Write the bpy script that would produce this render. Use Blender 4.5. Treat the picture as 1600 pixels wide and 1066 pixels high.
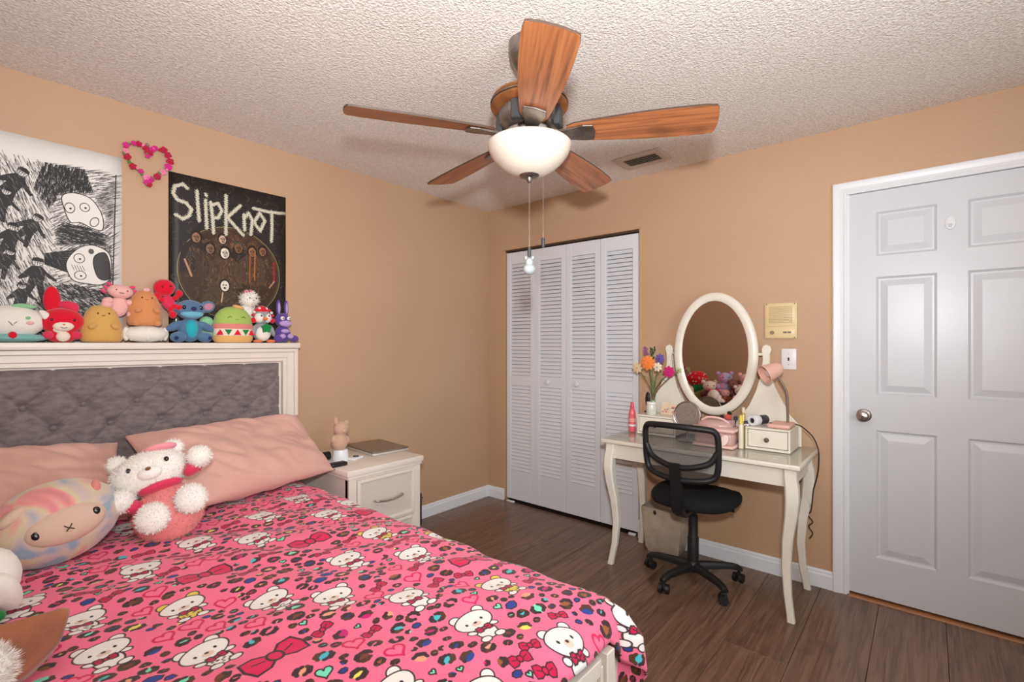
import bpy, bmesh, math, random
import numpy as np
from mathutils import Vector, Matrix, Euler, noise as mnoise

for o in list(bpy.data.objects): bpy.data.objects.remove(o)
scene = bpy.context.scene
COL = scene.collection
random.seed(7)
R = math.radians

# ------------------------------------------------------------------ camera, world, lights, exposure
cam_d = bpy.data.cameras.new('camera'); cam = bpy.data.objects.new('camera', cam_d); COL.objects.link(cam)
cam.location = (-3.08, -2.88, 1.308)
cam.rotation_euler = (R(90), 0, R(40.3 - 90))
cam_d.sensor_width = 36; cam_d.lens = 36 * 763 / 1600; cam_d.shift_y = 4 / 1600
cam_d.clip_start = 0.02
scene.camera = cam
scene.view_settings.view_transform = 'Standard'; scene.view_settings.look = 'None'
scene.view_settings.gamma = 1; scene.view_settings.use_curve_mapping = False
scene.view_settings.exposure = -0.14
w = bpy.data.worlds.new('world'); scene.world = w; w.use_nodes = True
w.node_tree.nodes['Background'].inputs[0].default_value = (0.75, 0.85, 1.0, 1)
w.node_tree.nodes['Background'].inputs[1].default_value = 1.0

def light(name, kind, loc, power, color, size=None, rot=None, size_y=None):
    d = bpy.data.lights.new(name, kind); d.energy = power; d.color = color
    if kind == 'AREA':
        d.size = size
        if size_y: d.shape = 'RECTANGLE'; d.size_y = size_y
    elif size is not None: d.shadow_soft_size = size
    o = bpy.data.objects.new(name, d); COL.objects.link(o); o.location = loc
    if rot: o.rotation_euler = rot
    return o
# the photographer's flash on top of the camera, its head tilted up and forward
fl_ = light('camera_flash', 'SPOT', (-3.10, -2.93, 1.56), 300, (0.96, 0.985, 1.0), 0.05, (R(90 + 26), 0, R(40.3 - 90)))
fl_.data.spot_size = R(150); fl_.data.spot_blend = 1.0
# added fill light, set before an unseen window behind the camera
light('back_fill', 'AREA', (-2.3, -3.90, 1.45), 36, (0.88, 0.96, 1.0), 1.5, (R(90), 0, 0), 1.3)
# added unseen fill, aimed up to brighten the ceiling near the back wall
light('ceiling_fill', 'AREA', (-3.2, -3.5, 1.75), 4, (0.92, 0.97, 1.0), 0.9, (R(180), 0, 0), 0.7)

# ------------------------------------------------------------------ materials
def lin(c):
    return tuple(((x / 255) / 12.92 if x / 255 <= 0.04045 else ((x / 255 + 0.055) / 1.055) ** 2.4) for x in c[:3]) + (1,)
def mat(name, rgb, rough=0.6, metal=0.0, var=None, vscale=8, vstretch=(1, 1, 1), bump=0, bscale=60, spec=0.4,
        trans=0, coat=0, sheen=0, detail=4, bdist=0.01):
    m = bpy.data.materials.new(name); m.use_nodes = True; nt = m.node_tree; N = nt.nodes; L = nt.links
    b = N['Principled BSDF']
    b.inputs['Base Color'].default_value = lin(rgb); b.inputs['Roughness'].default_value = rough
    b.inputs['Metallic'].default_value = metal; b.inputs['Specular IOR Level'].default_value = spec
    b.inputs['Transmission Weight'].default_value = trans; b.inputs['Coat Weight'].default_value = coat
    b.inputs['Sheen Weight'].default_value = sheen
    tc = N.new('ShaderNodeTexCoord')
    if var:
        mp = N.new('ShaderNodeMapping'); mp.inputs['Scale'].default_value = vstretch
        L.new(tc.outputs['Object'], mp.inputs[0])
        n = N.new('ShaderNodeTexNoise'); n.inputs['Scale'].default_value = vscale; n.inputs['Detail'].default_value = detail
        L.new(mp.outputs[0], n.inputs[0])
        r = N.new('ShaderNodeValToRGB'); r.color_ramp.elements[0].position = 0.35; r.color_ramp.elements[1].position = 0.68
        r.color_ramp.elements[0].color = lin(rgb); r.color_ramp.elements[1].color = lin(var)
        L.new(n.outputs[0], r.inputs[0]); L.new(r.outputs[0], b.inputs['Base Color'])
    if bump:
        n2 = N.new('ShaderNodeTexNoise'); n2.inputs['Scale'].default_value = bscale; n2.inputs['Detail'].default_value = 3
        L.new(tc.outputs['Object'], n2.inputs[0])
        bp = N.new('ShaderNodeBump'); bp.inputs['Strength'].default_value = bump; bp.inputs['Distance'].default_value = bdist
        L.new(n2.outputs[0], bp.inputs['Height']); L.new(bp.outputs[0], b.inputs['Normal'])
    return m

M = {}
M['wall'] = mat('tan_wall_paint', (192, 156, 124), 0.5, var=(188, 152, 119), vscale=1.5, bump=0.25, bscale=90, bdist=0.004)
M['white_paint'] = mat('white_trim_paint', (224, 225, 228), 0.35, bump=0.08, bscale=30, bdist=0.003)
M['closet_paint'] = mat('closet_paint', (216, 217, 221), 0.45)
M['door_paint'] = mat('door_paint', (206, 207, 211), 0.32, bump=0.12, bscale=22, bdist=0.003)
M['cream'] = mat('cream_lacquer', (226, 216, 205), 0.35, var=(220, 208, 196), vscale=5)
M['vanity'] = mat('vanity_lacquer', (228, 222, 208), 0.3, var=(222, 213, 199), vscale=6)
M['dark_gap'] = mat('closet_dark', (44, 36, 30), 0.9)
M['track'] = mat('track_metal', (92, 78, 66), 0.5, 0.6)
M['chrome'] = mat('brushed_nickel', (190, 186, 182), 0.25, 1.0)
M['pewter'] = mat('dark_pewter', (158, 148, 140), 0.34, 0.9, var=(112, 102, 96), vscale=14)
M['bronze_band'] = mat('copper_band', (176, 120, 72), 0.35, 0.7, var=(140, 92, 55), vscale=20)
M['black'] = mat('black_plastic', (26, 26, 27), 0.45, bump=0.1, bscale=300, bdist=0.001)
M['black_fabric'] = mat('black_seat_fabric', (17, 17, 18), 0.95, bump=0.4, bscale=500, bdist=0.002)
M['dark_grey'] = mat('dark_grey', (52, 52, 55), 0.5)
M['mirror'] = mat('mirror_silver', (214, 206, 202), 0.02, 1.0)
M['frosted'] = mat('opal_glass', (214, 204, 188), 0.3, coat=0.3)
M['pink_sheet'] = mat('pink_pillowcase', (214, 166, 154), 0.85, var=(207, 158, 146), vscale=6, bump=0.25, bscale=700, bdist=0.001, sheen=0.2)
M['white_sheet'] = mat('white_sheet', (225, 218, 210), 0.9)
M['grey_velvet'] = mat('grey_velvet', (130, 117, 116), 0.8, var=(102, 91, 91), vscale=28, vstretch=(1, 1, 2.2), bump=0.2, bscale=90, bdist=0.003, sheen=0.35)
M['laptop'] = mat('grey_aluminium', (150, 140, 132), 0.35, 0.7)
M['laptop_base'] = mat('pale_aluminium', (205, 198, 192), 0.4, 0.4)
M['bin'] = mat('beige_felt', (176, 160, 142), 0.9, var=(160, 144, 127), vscale=14, bump=0.3, bscale=200, bdist=0.002)
M['intercom'] = mat('almond_plastic', (222, 196, 148), 0.4)
M['intercom_dark'] = mat('almond_grille', (176, 156, 116), 0.6)
M['switch'] = mat('white_plastic', (226, 220, 220), 0.35)
M['threshold'] = mat('threshold_wood', (176, 118, 72), 0.4, var=(120, 78, 48), vscale=6, vstretch=(1, .1, 1))
M['lamp_pink'] = mat('pink_lamp_enamel', (226, 176, 160), 0.4)
M['lamp_grey'] = mat('lamp_gooseneck', (140, 124, 112), 0.4, 0.5)
def cloth(name, rgb, var=None, b=0.35, bs=160):
    return mat(name, rgb, 0.95, var=var, vscale=10, bump=b, bscale=bs, bdist=0.004, sheen=0.3, spec=0.2)

def glass_mat():
    m = bpy.data.materials.new('clear_glass'); m.use_nodes = True; nt = m.node_tree; N = nt.nodes; L = nt.links
    N.remove(N['Principled BSDF']); out = N['Material Output']
    g = N.new('ShaderNodeBsdfGlossy'); g.inputs['Roughness'].default_value = 0.02
    t = N.new('ShaderNodeBsdfTransparent'); t.inputs[0].default_value = (0.975, 0.985, 0.97, 1)
    lw = N.new('ShaderNodeLayerWeight'); lw.inputs[0].default_value = .5
    pw = N.new('ShaderNodeMath'); pw.operation = 'POWER'; pw.inputs[1].default_value = 3.2; L.new(lw.outputs['Facing'], pw.inputs[0])
    f = N.new('ShaderNodeMath'); f.operation = 'MULTIPLY_ADD'; f.inputs[1].default_value = .55; f.inputs[2].default_value = .035; L.new(pw.outputs[0], f.inputs[0])
    mx = N.new('ShaderNodeMixShader'); L.new(f.outputs[0], mx.inputs[0]); L.new(t.outputs[0], mx.inputs[1]); L.new(g.outputs[0], mx.inputs[2])
    L.new(mx.outputs[0], out.inputs[0]); return m
M['glass'] = glass_mat()
def mesh_fabric():
    m = bpy.data.materials.new('chair_mesh'); m.use_nodes = True; nt = m.node_tree; N = nt.nodes; L = nt.links
    b = N['Principled BSDF']; b.inputs['Base Color'].default_value = lin((60, 60, 60)); b.inputs['Roughness'].default_value = .7
    b.inputs['Alpha'].default_value = 0.55
    return m
M['chair_mesh'] = mesh_fabric()

def ceiling_mat():
    m = mat('popcorn_ceiling', (240, 237, 232), 0.95)
    nt = m.node_tree; N = nt.nodes; L = nt.links; b = N['Principled BSDF']
    tc = N.new('ShaderNodeTexCoord')
    n = N.new('ShaderNodeTexNoise'); n.inputs['Scale'].default_value = 88; n.inputs['Detail'].default_value = 5; n.inputs['Roughness'].default_value = .6
    v = N.new('ShaderNodeTexVoronoi'); v.inputs['Scale'].default_value = 130
    L.new(tc.outputs['Object'], n.inputs[0]); L.new(tc.outputs['Object'], v.inputs[0])
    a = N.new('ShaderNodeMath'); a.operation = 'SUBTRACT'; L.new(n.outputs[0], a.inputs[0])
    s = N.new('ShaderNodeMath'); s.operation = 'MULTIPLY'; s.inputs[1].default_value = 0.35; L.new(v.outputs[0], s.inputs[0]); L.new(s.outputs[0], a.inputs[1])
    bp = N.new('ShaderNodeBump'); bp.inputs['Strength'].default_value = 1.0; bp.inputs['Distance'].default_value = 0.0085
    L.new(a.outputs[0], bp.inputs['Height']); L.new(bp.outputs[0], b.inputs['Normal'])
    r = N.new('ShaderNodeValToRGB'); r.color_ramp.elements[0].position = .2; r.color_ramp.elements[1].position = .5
    r.color_ramp.elements[0].color = lin((224, 215, 206)); r.color_ramp.elements[1].color = lin((246, 242, 236))  # hollows of the bump coloured darker, as shade between the grains
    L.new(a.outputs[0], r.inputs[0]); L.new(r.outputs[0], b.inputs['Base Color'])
    return m
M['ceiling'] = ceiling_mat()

def wood_mat(name, light_c, mid_c, dark_c, scale=(1.2, 14, 14), rough=0.35, seams=False, knots=True, random_tint=True):
    """grain along local X"""
    m = bpy.data.materials.new(name); m.use_nodes = True; nt = m.node_tree; N = nt.nodes; L = nt.links
    b = N['Principled BSDF']; b.inputs['Roughness'].default_value = rough
    tc = N.new('ShaderNodeTexCoord'); oi = N.new('ShaderNodeObjectInfo')
    off = N.new('ShaderNodeVectorMath'); off.operation = 'SCALE'; off.inputs[0].default_value = (7.3, 3.1, 1.7)
    sc = N.new('ShaderNodeMath'); sc.operation = 'MULTIPLY'; sc.inputs[1].default_value = 9; L.new(oi.outputs['Random'], sc.inputs[0]); L.new(sc.outputs[0], off.inputs['Scale'])
    ad = N.new('ShaderNodeVectorMath'); ad.operation = 'ADD'; L.new(tc.outputs['Object'], ad.inputs[0]); L.new(off.outputs[0], ad.inputs[1])
    mp = N.new('ShaderNodeMapping'); mp.inputs['Scale'].default_value = scale; L.new(ad.outputs[0], mp.inputs[0])
    n = N.new('ShaderNodeTexNoise'); n.inputs['Scale'].default_value = 2.2; n.inputs['Detail'].default_value = 7; n.inputs['Distortion'].default_value = 1.1
    L.new(mp.outputs[0], n.inputs[0])
    r = N.new('ShaderNodeValToRGB'); e = r.color_ramp.elements
    e[0].position = .3; e[0].color = lin(dark_c); e[1].position = .72; e[1].color = lin(light_c)
    k = e.new(.5); k.color = lin(mid_c)
    L.new(n.outputs[0], r.inputs[0])
    n3 = N.new('ShaderNodeTexNoise'); n3.inputs['Scale'].default_value = 5 ; n3.inputs['Detail'].default_value = 1
    L.new(ad.outputs[0], n3.inputs[0])
    r3 = N.new('ShaderNodeValToRGB'); r3.color_ramp.elements[0].position = .66 if knots else .9; r3.color_ramp.elements[1].position = .78 if knots else 1
    L.new(n3.outputs[0], r3.inputs[0])
    mx = N.new('ShaderNodeMixRGB'); L.new(r3.outputs[0], mx.inputs[0]); L.new(r.outputs[0], mx.inputs[1]); mx.inputs[2].default_value = lin(dark_c)
    hs = N.new('ShaderNodeHueSaturation'); L.new(mx.outputs[0], hs.inputs['Color'])
    if random_tint:
        vr = N.new('ShaderNodeMapRange'); vr.inputs[3].default_value = .88; vr.inputs[4].default_value = 1.12
        L.new(oi.outputs['Random'], vr.inputs[0]); L.new(vr.outputs[0], hs.inputs['Value'])
    L.new(hs.outputs[0], b.inputs['Base Color'])
    bp = N.new('ShaderNodeBump'); bp.inputs['Strength'].default_value = .25; bp.inputs['Distance'].default_value = .002
    L.new(n.outputs[0], bp.inputs['Height']); L.new(bp.outputs[0], b.inputs['Normal'])
    return m
M['blade_wood'] = wood_mat('walnut_blade', (186, 122, 76), (170, 104, 62), (116, 70, 44), (1.0, 22, 10), .36, random_tint=False)
M['floor_wood'] = wood_mat('brown_laminate', (136, 106, 87), (116, 88, 71), (86, 64, 51), (1.3, 24, 9), .3)

def image_mat(name, arr, rough=0.7, bump=0, bscale=300, sheen=0, coat=0):
    """arr: H x W x 3 floats (sRGB 0..1), row 0 = top. Painted in memory by this script."""
    h, wd = arr.shape[:2]
    im = bpy.data.images.new(name, wd, h); px = np.ones((h, wd, 4), np.float32); px[..., :3] = arr[::-1]
    im.pixels.foreach_set(px.ravel()); im.update(); im.pack()
    m = bpy.data.materials.new(name); m.use_nodes = True; nt = m.node_tree; N = nt.nodes; L = nt.links
    b = N['Principled BSDF']; b.inputs['Roughness'].default_value = rough; b.inputs['Sheen Weight'].default_value = sheen
    b.inputs['Coat Weight'].default_value = coat; b.inputs['Specular IOR Level'].default_value = .3
    t = N.new('ShaderNodeTexImage'); t.image = im; t.extension = 'REPEAT'; uv = N.new('ShaderNodeUVMap')
    L.new(uv.outputs[0], t.inputs[0]); L.new(t.outputs[0], b.inputs['Base Color'])
    if bump:
        tc = N.new('ShaderNodeTexCoord'); n = N.new('ShaderNodeTexNoise'); n.inputs['Scale'].default_value = bscale
        L.new(tc.outputs['Object'], n.inputs[0]); bp = N.new('ShaderNodeBump'); bp.inputs['Strength'].default_value = bump; bp.inputs['Distance'].default_value = .004
        L.new(n.outputs[0], bp.inputs['Height']); L.new(bp.outputs[0], b.inputs['Normal'])
    return m

# ------------------------------------------------------------------ raster painter for flat print
class Canvas:
    def __init__(s, w, h, bg): s.w, s.h = w, h; s.a = np.empty((h, w, 3), np.float32); s.a[:] = np.array(bg) / 255
    def win(s, x0, y0, x1, y1):
        x0 = max(0, int(x0)); y0 = max(0, int(y0)); x1 = min(s.w, int(x1) + 2); y1 = min(s.h, int(y1) + 2)
        if x1 <= x0 or y1 <= y0: return None
        Y, X = np.mgrid[y0:y1, x0:x1]; return (slice(y0, y1), slice(x0, x1)), X + .5, Y + .5
    def put(s, sl, mask, col, alpha=1):
        m = np.clip(mask, 0, 1)[..., None] * alpha; s.a[sl] = s.a[sl] * (1 - m) + np.array(col, np.float32) / 255 * m
    def ell(s, cx, cy, rx, ry, col, ang=0, alpha=1, ring=None):
        r = max(rx, ry) + 2; q = s.win(cx - r, cy - r, cx + r, cy + r)
        if not q: return
        sl, X, Y = q; c, n = math.cos(ang), math.sin(ang); dx, dy = X - cx, Y - cy
        u, v = dx * c + dy * n, -dx * n + dy * c
        d = np.sqrt((u / rx) ** 2 + (v / ry) ** 2); k = min(rx, ry)
        if ring: s.put(sl, .5 + (ring / 2 - abs((d - 1) * k)), col, alpha)
        else: s.put(sl, .5 + (1 - d) * k, col, alpha)
    def line(s, p, q, wd, col, alpha=1, rag=0, wd2=None):
        (x0, y0), (x1, y1) = p, q; r = wd + rag + 2
        t = s.win(min(x0, x1) - r, min(y0, y1) - r, max(x0, x1) + r, max(y0, y1) + r)
        if not t: return
        sl, X, Y = t; dx, dy = x1 - x0, y1 - y0; L2 = dx * dx + dy * dy + 1e-9
        k = np.clip(((X - x0) * dx + (Y - y0) * dy) / L2, 0, 1)
        d = np.hypot(X - x0 - k * dx, Y - y0 - k * dy)
        ww = wd if wd2 is None else wd + (wd2 - wd) * k
        if rag: ww = ww + rag * (np.sin(X * .55 + np.sin(Y * .23) * 2) * .5 + np.sin(Y * .41 + np.cos(X * .19) * 3) * .5)
        s.put(sl, .5 + ww / 2 - d, col, alpha)
    def pline(s, pts, wd, col, closed=False, **k):
        pts = list(pts)
        if closed: pts.append(pts[0])
        for a, b in zip(pts, pts[1:]): s.line(a, b, wd, col, **k)
    def poly(s, pts, col, alpha=1, outline=None, ow=2):
        xs = [p[0] for p in pts]; ys = [p[1] for p in pts]
        t = s.win(min(xs), min(ys), max(xs), max(ys))
        if t:
            sl, X, Y = t; ins = np.zeros(X.shape, bool); n = len(pts)
            for i in range(n):
                (xa, ya), (xb, yb) = pts[i], pts[(i + 1) % n]
                if ya == yb: continue
                c = ((ya > Y) != (yb > Y)) & (X < (xb - xa) * (Y - ya) / (yb - ya) + xa); ins ^= c
            s.put(sl, ins.astype(np.float32), col, alpha)
        if outline: s.pline(pts, ow, outline, closed=True)

# ------------------------------------------------------------------ mesh builder
class B:
    def __init__(s): s.bm = bmesh.new()
    def _xf(s, vs, m):
        if m is not None: bmesh.ops.transform(s.bm, matrix=m, verts=vs)
    def box(s, lo, hi, r=0, seg=2, m=None):
        lo, hi = Vector(lo), Vector(hi); c = (lo + hi) / 2; d = hi - lo
        g = bmesh.ops.create_cube(s.bm, size=1, matrix=Matrix.Translation(c) @ Matrix.Diagonal((abs(d.x), abs(d.y), abs(d.z), 1)))
        vs = g['verts']
        if r:
            es = list({e for v in vs for e in v.link_edges})
            g2 = bmesh.ops.bevel(s.bm, geom=es, offset=min(r, .49 * min(abs(d.x), abs(d.y), abs(d.z))), segments=seg, affect='EDGES', profile=.5)
            vs = list({v for f in g2['faces'] for v in f.verts} | {v for v in vs if v.is_valid})
        s._xf(vs, m); return s
    def lathe(s, prof, c=(0, 0, 0), seg=24, m=None, sx=1, sy=1):
        c = Vector(c); rings = []; new = []
        for r, z in prof:
            if r < 1e-6: v = s.bm.verts.new(c + Vector((0, 0, z))); rings.append([v]); new.append(v)
            else:
                ring = [s.bm.verts.new(c + Vector((r * sx * math.cos(2 * math.pi * i / seg), r * sy * math.sin(2 * math.pi * i / seg), z))) for i in range(seg)]
                rings.append(ring); new += ring
        for a, b in zip(rings, rings[1:]):
            for i in range(seg):
                j = (i + 1) % seg
                try:
                    if len(a) == 1 and len(b) > 1: s.bm.faces.new((a[0], b[j], b[i]))
                    elif len(b) == 1 and len(a) > 1: s.bm.faces.new((a[i], a[j], b[0]))
                    elif len(a) > 1: s.bm.faces.new((a[i], a[j], b[j], b[i]))
                except ValueError: pass
        s._xf(new, m); return s
    def tube(s, pts, r, seg=8, closed=False, m=None, sy=1, cap=True):
        pts = [Vector(p) for p in pts]; n = len(pts); rs = r if isinstance(r, (list, tuple)) else [r] * n
        rings = []; up = None; new = []
        for i, p in enumerate(pts):
            if closed: t = (pts[(i + 1) % n] - pts[i - 1]).normalized()
            else: t = (pts[min(i + 1, n - 1)] - pts[max(i - 1, 0)]).normalized()
            if up is None: up = Vector((0, 0, 1)) if abs(t.z) < .9 else Vector((1, 0, 0))
            a = up.cross(t)
            if a.length < 1e-4: a = Vector((0, 1, 0)).cross(t)
            a.normalize(); b = t.cross(a).normalized(); up = b
            ring = [s.bm.verts.new(p + (a * math.cos(2 * math.pi * k / seg) + b * math.sin(2 * math.pi * k / seg) * sy) * rs[i]) for k in range(seg)]
            rings.append(ring); new += ring
        lim = n if closed else n - 1
        for i in range(lim):
            A, C = rings[i], rings[(i + 1) % n]
            for k in range(seg):
                l = (k + 1) % seg; s.bm.faces.new((A[k], A[l], C[l], C[k]))
        if not closed and cap: s.bm.faces.new(rings[0][::-1]); s.bm.faces.new(rings[-1])
        s._xf(new, m); return s
    def prism(s, pts, axis, a, b, r=0, m=None):
        """pts: 2-D outline; axis 'x': (y,z), 'y': (x,z), 'z': (x,y); extruded from a to b"""
        def P(p, t): return {'x': (t, p[0], p[1]), 'y': (p[0], t, p[1]), 'z': (p[0], p[1], t)}[axis]
        v0 = [s.bm.verts.new(P(p, a)) for p in pts]; v1 = [s.bm.verts.new(P(p, b)) for p in pts]; n = len(pts)
        f = [s.bm.faces.new(v0), s.bm.faces.new(v1[::-1])]
        for i in range(n): f.append(s.bm.faces.new((v0[i], v0[(i + 1) % n], v1[(i + 1) % n], v1[i])))
        vs = v0 + v1
        if r:
            es = list({e for ff in f[:2] for e in ff.edges})
            g = bmesh.ops.bevel(s.bm, geom=es, offset=r, segments=2, affect='EDGES', profile=.5)
            vs = list({v for v in vs if v.is_valid} | {v for ff in g['faces'] for v in ff.verts})
        s._xf(vs, m); return s
    def ell(s, c, rad, rot=None, sub=3, nz=0, fr=8, box=0):
        g = bmesh.ops.create_icosphere(s.bm, subdivisions=sub, radius=1)
        m = Matrix.Translation(Vector(c)) @ ((Euler([R(x) for x in rot]).to_matrix().to_4x4()) if rot else Matrix.Identity(4)) @ Matrix.Diagonal((*rad, 1))
        for v in g['verts']:
            p = v.co.copy()
            if box:
                q = Vector([math.copysign(abs(t) ** (1 - box), t) for t in p]); p = q * (1 - .0 * box)
            if nz: p = p * (1 + nz * mnoise.noise(p * fr + Vector(c) * 3))
            v.co = m @ p
        return s
    def grid(s, fn, nu, nv, uvf=None):
        vs = [[s.bm.verts.new(fn(i / nu, j / nv)) for i in range(nu + 1)] for j in range(nv + 1)]
        lay = s.bm.loops.layers.uv.verify() if uvf else None
        for j in range(nv):
            for i in range(nu):
                f = s.bm.faces.new((vs[j][i], vs[j][i + 1], vs[j + 1][i + 1], vs[j + 1][i]))
                if uvf:
                    for lp, (a, b) in zip(f.loops, ((i, j), (i + 1, j), (i + 1, j + 1), (i, j + 1))): lp[lay].uv = uvf(a / nu, b / nv)
        return s
    def spikes(s, c, rad, n, ln, wd, rot=None, jitter=.5, seed=1):
        rng = random.Random(seed); E_ = Euler([R(x) for x in rot]).to_matrix() if rot else Matrix.Identity(3); c = Vector(c)
        for _ in range(n):
            z = rng.uniform(-1, 1); t = rng.uniform(0, 2 * math.pi); q = math.sqrt(1 - z * z); d = Vector((q * math.cos(t), q * math.sin(t), z))
            p = Vector((d.x * rad[0], d.y * rad[1], d.z * rad[2])); nn = Vector((d.x / rad[0], d.y / rad[1], d.z / rad[2])).normalized()
            dr = (nn + Vector([rng.uniform(-jitter, jitter) for _ in range(3)])).normalized()
            sd = dr.cross(Vector([rng.uniform(-1, 1) for _ in range(3)])).normalized() * wd
            a, b, e = p - sd - nn * wd, p + sd - nn * wd, p + dr * ln * rng.uniform(.6, 1.2)
            s.bm.faces.new([s.bm.verts.new(c + E_ @ x) for x in (a, b, e)])
        return s

def wloc(o):
    p = Vector((0, 0, 0))
    while o: p += o.location; o = o.parent
    return p
def obj(name, b, m, parent=None, smooth=True, label=None, kind=None, ang=40):
    """links the builder's mesh (made in world coordinates) with its origin at its centre"""
    bm = b.bm if isinstance(b, B) else b
    bmesh.ops.recalc_face_normals(bm, faces=bm.faces)
    co = [v.co for v in bm.verts]
    lo = Vector([min(c[i] for c in co) for i in range(3)]); hi = Vector([max(c[i] for c in co) for i in range(3)]); c = (lo + hi) / 2
    for v in bm.verts: v.co -= c
    me = bpy.data.meshes.new(name); bm.to_mesh(me); bm.free()
    for mm in (m if isinstance(m, (list, tuple)) else [m]): me.materials.append(M[mm] if isinstance(mm, str) else mm)
    if smooth:
        me.polygons.foreach_set('use_smooth', [True] * len(me.polygons)); me.set_sharp_from_angle(angle=R(ang))
    o = bpy.data.objects.new(name, me); COL.objects.link(o)
    if parent: o.parent = parent; o.location = c - wloc(parent)
    else: o.location = c
    if label: o['label'] = label
    if kind: o['kind'] = kind
    return o
def tag(o, label, cat, group=None):
    o['label'] = label; o['category'] = cat
    if group: o['group'] = group
    return o
def thing(name, label, cat, loc, group=None):
    o = bpy.data.objects.new(name, None); COL.objects.link(o); o.location = loc; o.empty_display_size = .05
    return tag(o, label, cat, group)
def struct(name, b, m, parent=None, smooth=False, label=None):
    o = obj(name, b, m, parent, smooth)
    if not parent: o['kind'] = 'structure'
    if label: o['label'] = label
    return o
def sroot(name, loc):
    o = bpy.data.objects.new(name, None); COL.objects.link(o); o.location = loc; o['kind'] = 'structure'; return o
def copy_at(o, loc, parent=None):
    c = o.copy(); COL.objects.link(c); c.location = loc; c.parent = parent; return c
def spline(pts, n=8):
    """Catmull-Rom through points"""
    P = [Vector(p) for p in pts]; out = []
    for i in range(len(P) - 1):
        a, b, c, d = P[max(i - 1, 0)], P[i], P[i + 1], P[min(i + 2, len(P) - 1)]
        for k in range(n):
            t = k / n; out.append(.5 * ((2 * b) + (c - a) * t + (2 * a - 5 * b + 4 * c - d) * t * t + (3 * b - a - 3 * c + d) * t ** 3))
    out.append(P[-1]); return out

# ------------------------------------------------------------------ the room
XL, YB, H = -3.82, -3.98, 2.44
CY0, CY1, CZ = -0.190, -1.398, 2.085     # closet opening
DY0, DY1, DZ = -2.562, -3.398, 2.088     # door opening
b = B().box((XL - .1, 0, 0), (.12, .1, H)); struct('wall_left', b, 'wall')
b = B()
for y0, y1, z0, z1 in ((0, CY0, 0, H), (CY0, CY1, CZ, H), (CY1, DY0, 0, H), (DY0, DY1, DZ, H), (DY1, YB - .1, 0, H)):
    b.box((0, y1, z0), (.12, y0, z1))
struct('wall_right', b, 'wall')
b = B().box((XL - .1, YB - .1, 0), (XL, 0, H)); struct('wall_far_side', b, 'wall')
WX0, WX1, WZ0, WZ1 = -3.05, -1.55, .85, 2.1
b = B()
for x0, x1, z0, z1 in ((XL, WX0, 0, H), (WX1, 0, 0, H), (WX0, WX1, 0, WZ0), (WX0, WX1, WZ1, H)): b.box((x0, YB - .1, z0), (x1, YB, z1))
struct('wall_back', b, 'wall')
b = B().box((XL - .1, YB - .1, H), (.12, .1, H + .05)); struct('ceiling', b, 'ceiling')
wr = sroot('window_1', ((WX0 + WX1) / 2, YB, WZ0))  # unseen window, added to go with the fill light
b = B()
for lo, hi in (((WX0, YB - .08, WZ0), (WX0 + .05, YB + .01, WZ1)), ((WX1 - .05, YB - .08, WZ0), (WX1, YB + .01, WZ1)),
               ((WX0 + .05, YB - .08, WZ0), (WX1 - .05, YB + .01, WZ0 + .05)), ((WX0 + .05, YB - .08, WZ1 - .05), (WX1 - .05, YB + .01, WZ1))): b.box(lo, hi)
obj('window_frame', b, 'white_paint', wr, False)
obj('pane', B().box((WX0 + .05, YB - .055, WZ0 + .05), (WX1 - .05, YB - .05, WZ1 - .05)), 'glass', wr, False)

# floor planks: run along x, 0.25 wide, every board its own piece
fl = struct('floor', B().box((XL - .1, YB - .1, -.06), (.14, .1, -.008)), mat('floor_base', (46, 32, 26), .8))
PW, PL = .25, 1.28
pm = {}
rng = random.Random(3)
row = 0; y = YB - .1 + 0
ys = [-2.70 + PW * k for k in range(-6, 12)]
for k, y0 in enumerate(ys):
    y1 = min(y0 + PW, 0.0); y0 = max(y0, YB)
    if y1 - y0 < .02: continue
    x = XL - rng.uniform(.0, PL * .8)
    while x < .0:
        x0, x1 = max(x, XL), min(x + PL, .0 if not (DY1 < (y0 + y1) / 2 < DY0) else -.005)
        if x1 - x0 > .03:
            key = (round(x1 - x0, 3), round(y1 - y0, 3))
            if key not in pm:
                o = obj('plank', B().box((x0 + .0008, y0 + .0008, -.008), (x1 - .0008, y1 - .0008, 0), .0012, 1), 'floor_wood', fl, False); pm[key] = o
            else: copy_at(pm[key], Vector(((x0 + x1) / 2, (y0 + y1) / 2, -.004)) - wloc(fl), fl)
        x += PL

# baseboards with a stepped profile
def baseboard(name, p, q, nrm, h=.092):
    p, q, nrm = Vector(p), Vector(q), Vector(nrm); b = B()
    prof = [(0, 0), (.015, 0), (.015, h * .72), (.010, h * .80), (.010, h * .9), (.004, h), (0, h)]
    a = [b.bm.verts.new(p + nrm * d + Vector((0, 0, z))) for d, z in prof]; c = [b.bm.verts.new(q + nrm * d + Vector((0, 0, z))) for d, z in prof]
    for i in range(len(prof)): j = (i + 1) % len(prof); b.bm.faces.new((a[i], a[j], c[j], c[i]))
    b.bm.faces.new(a); b.bm.faces.new(c[::-1]); return struct(name, b, 'white_paint')
baseboard('baseboard_left', (XL, -.0005, 0), (0, -.0005, 0), (0, -1, 0))
baseboard('baseboard_right', (-.0005, -1.41, 0), (-.0005, -2.508, 0), (-1, 0, 0), .095)
baseboard('baseboard_corner', (-.0005, -.016, 0), (-.0005, -.185, 0), (-1, 0, 0))
baseboard('baseboard_back', (XL, YB + .0005, 0), (0, YB + .0005, 0), (0, 1, 0))
obj('corner_block', B().box((-.03, -1.465, 0), (0, -1.40, .12), .006), 'white_paint')
bpy.data.objects['corner_block'].name = 'trim_1'; bpy.data.objects['trim_1']['kind'] = 'structure'

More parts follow.
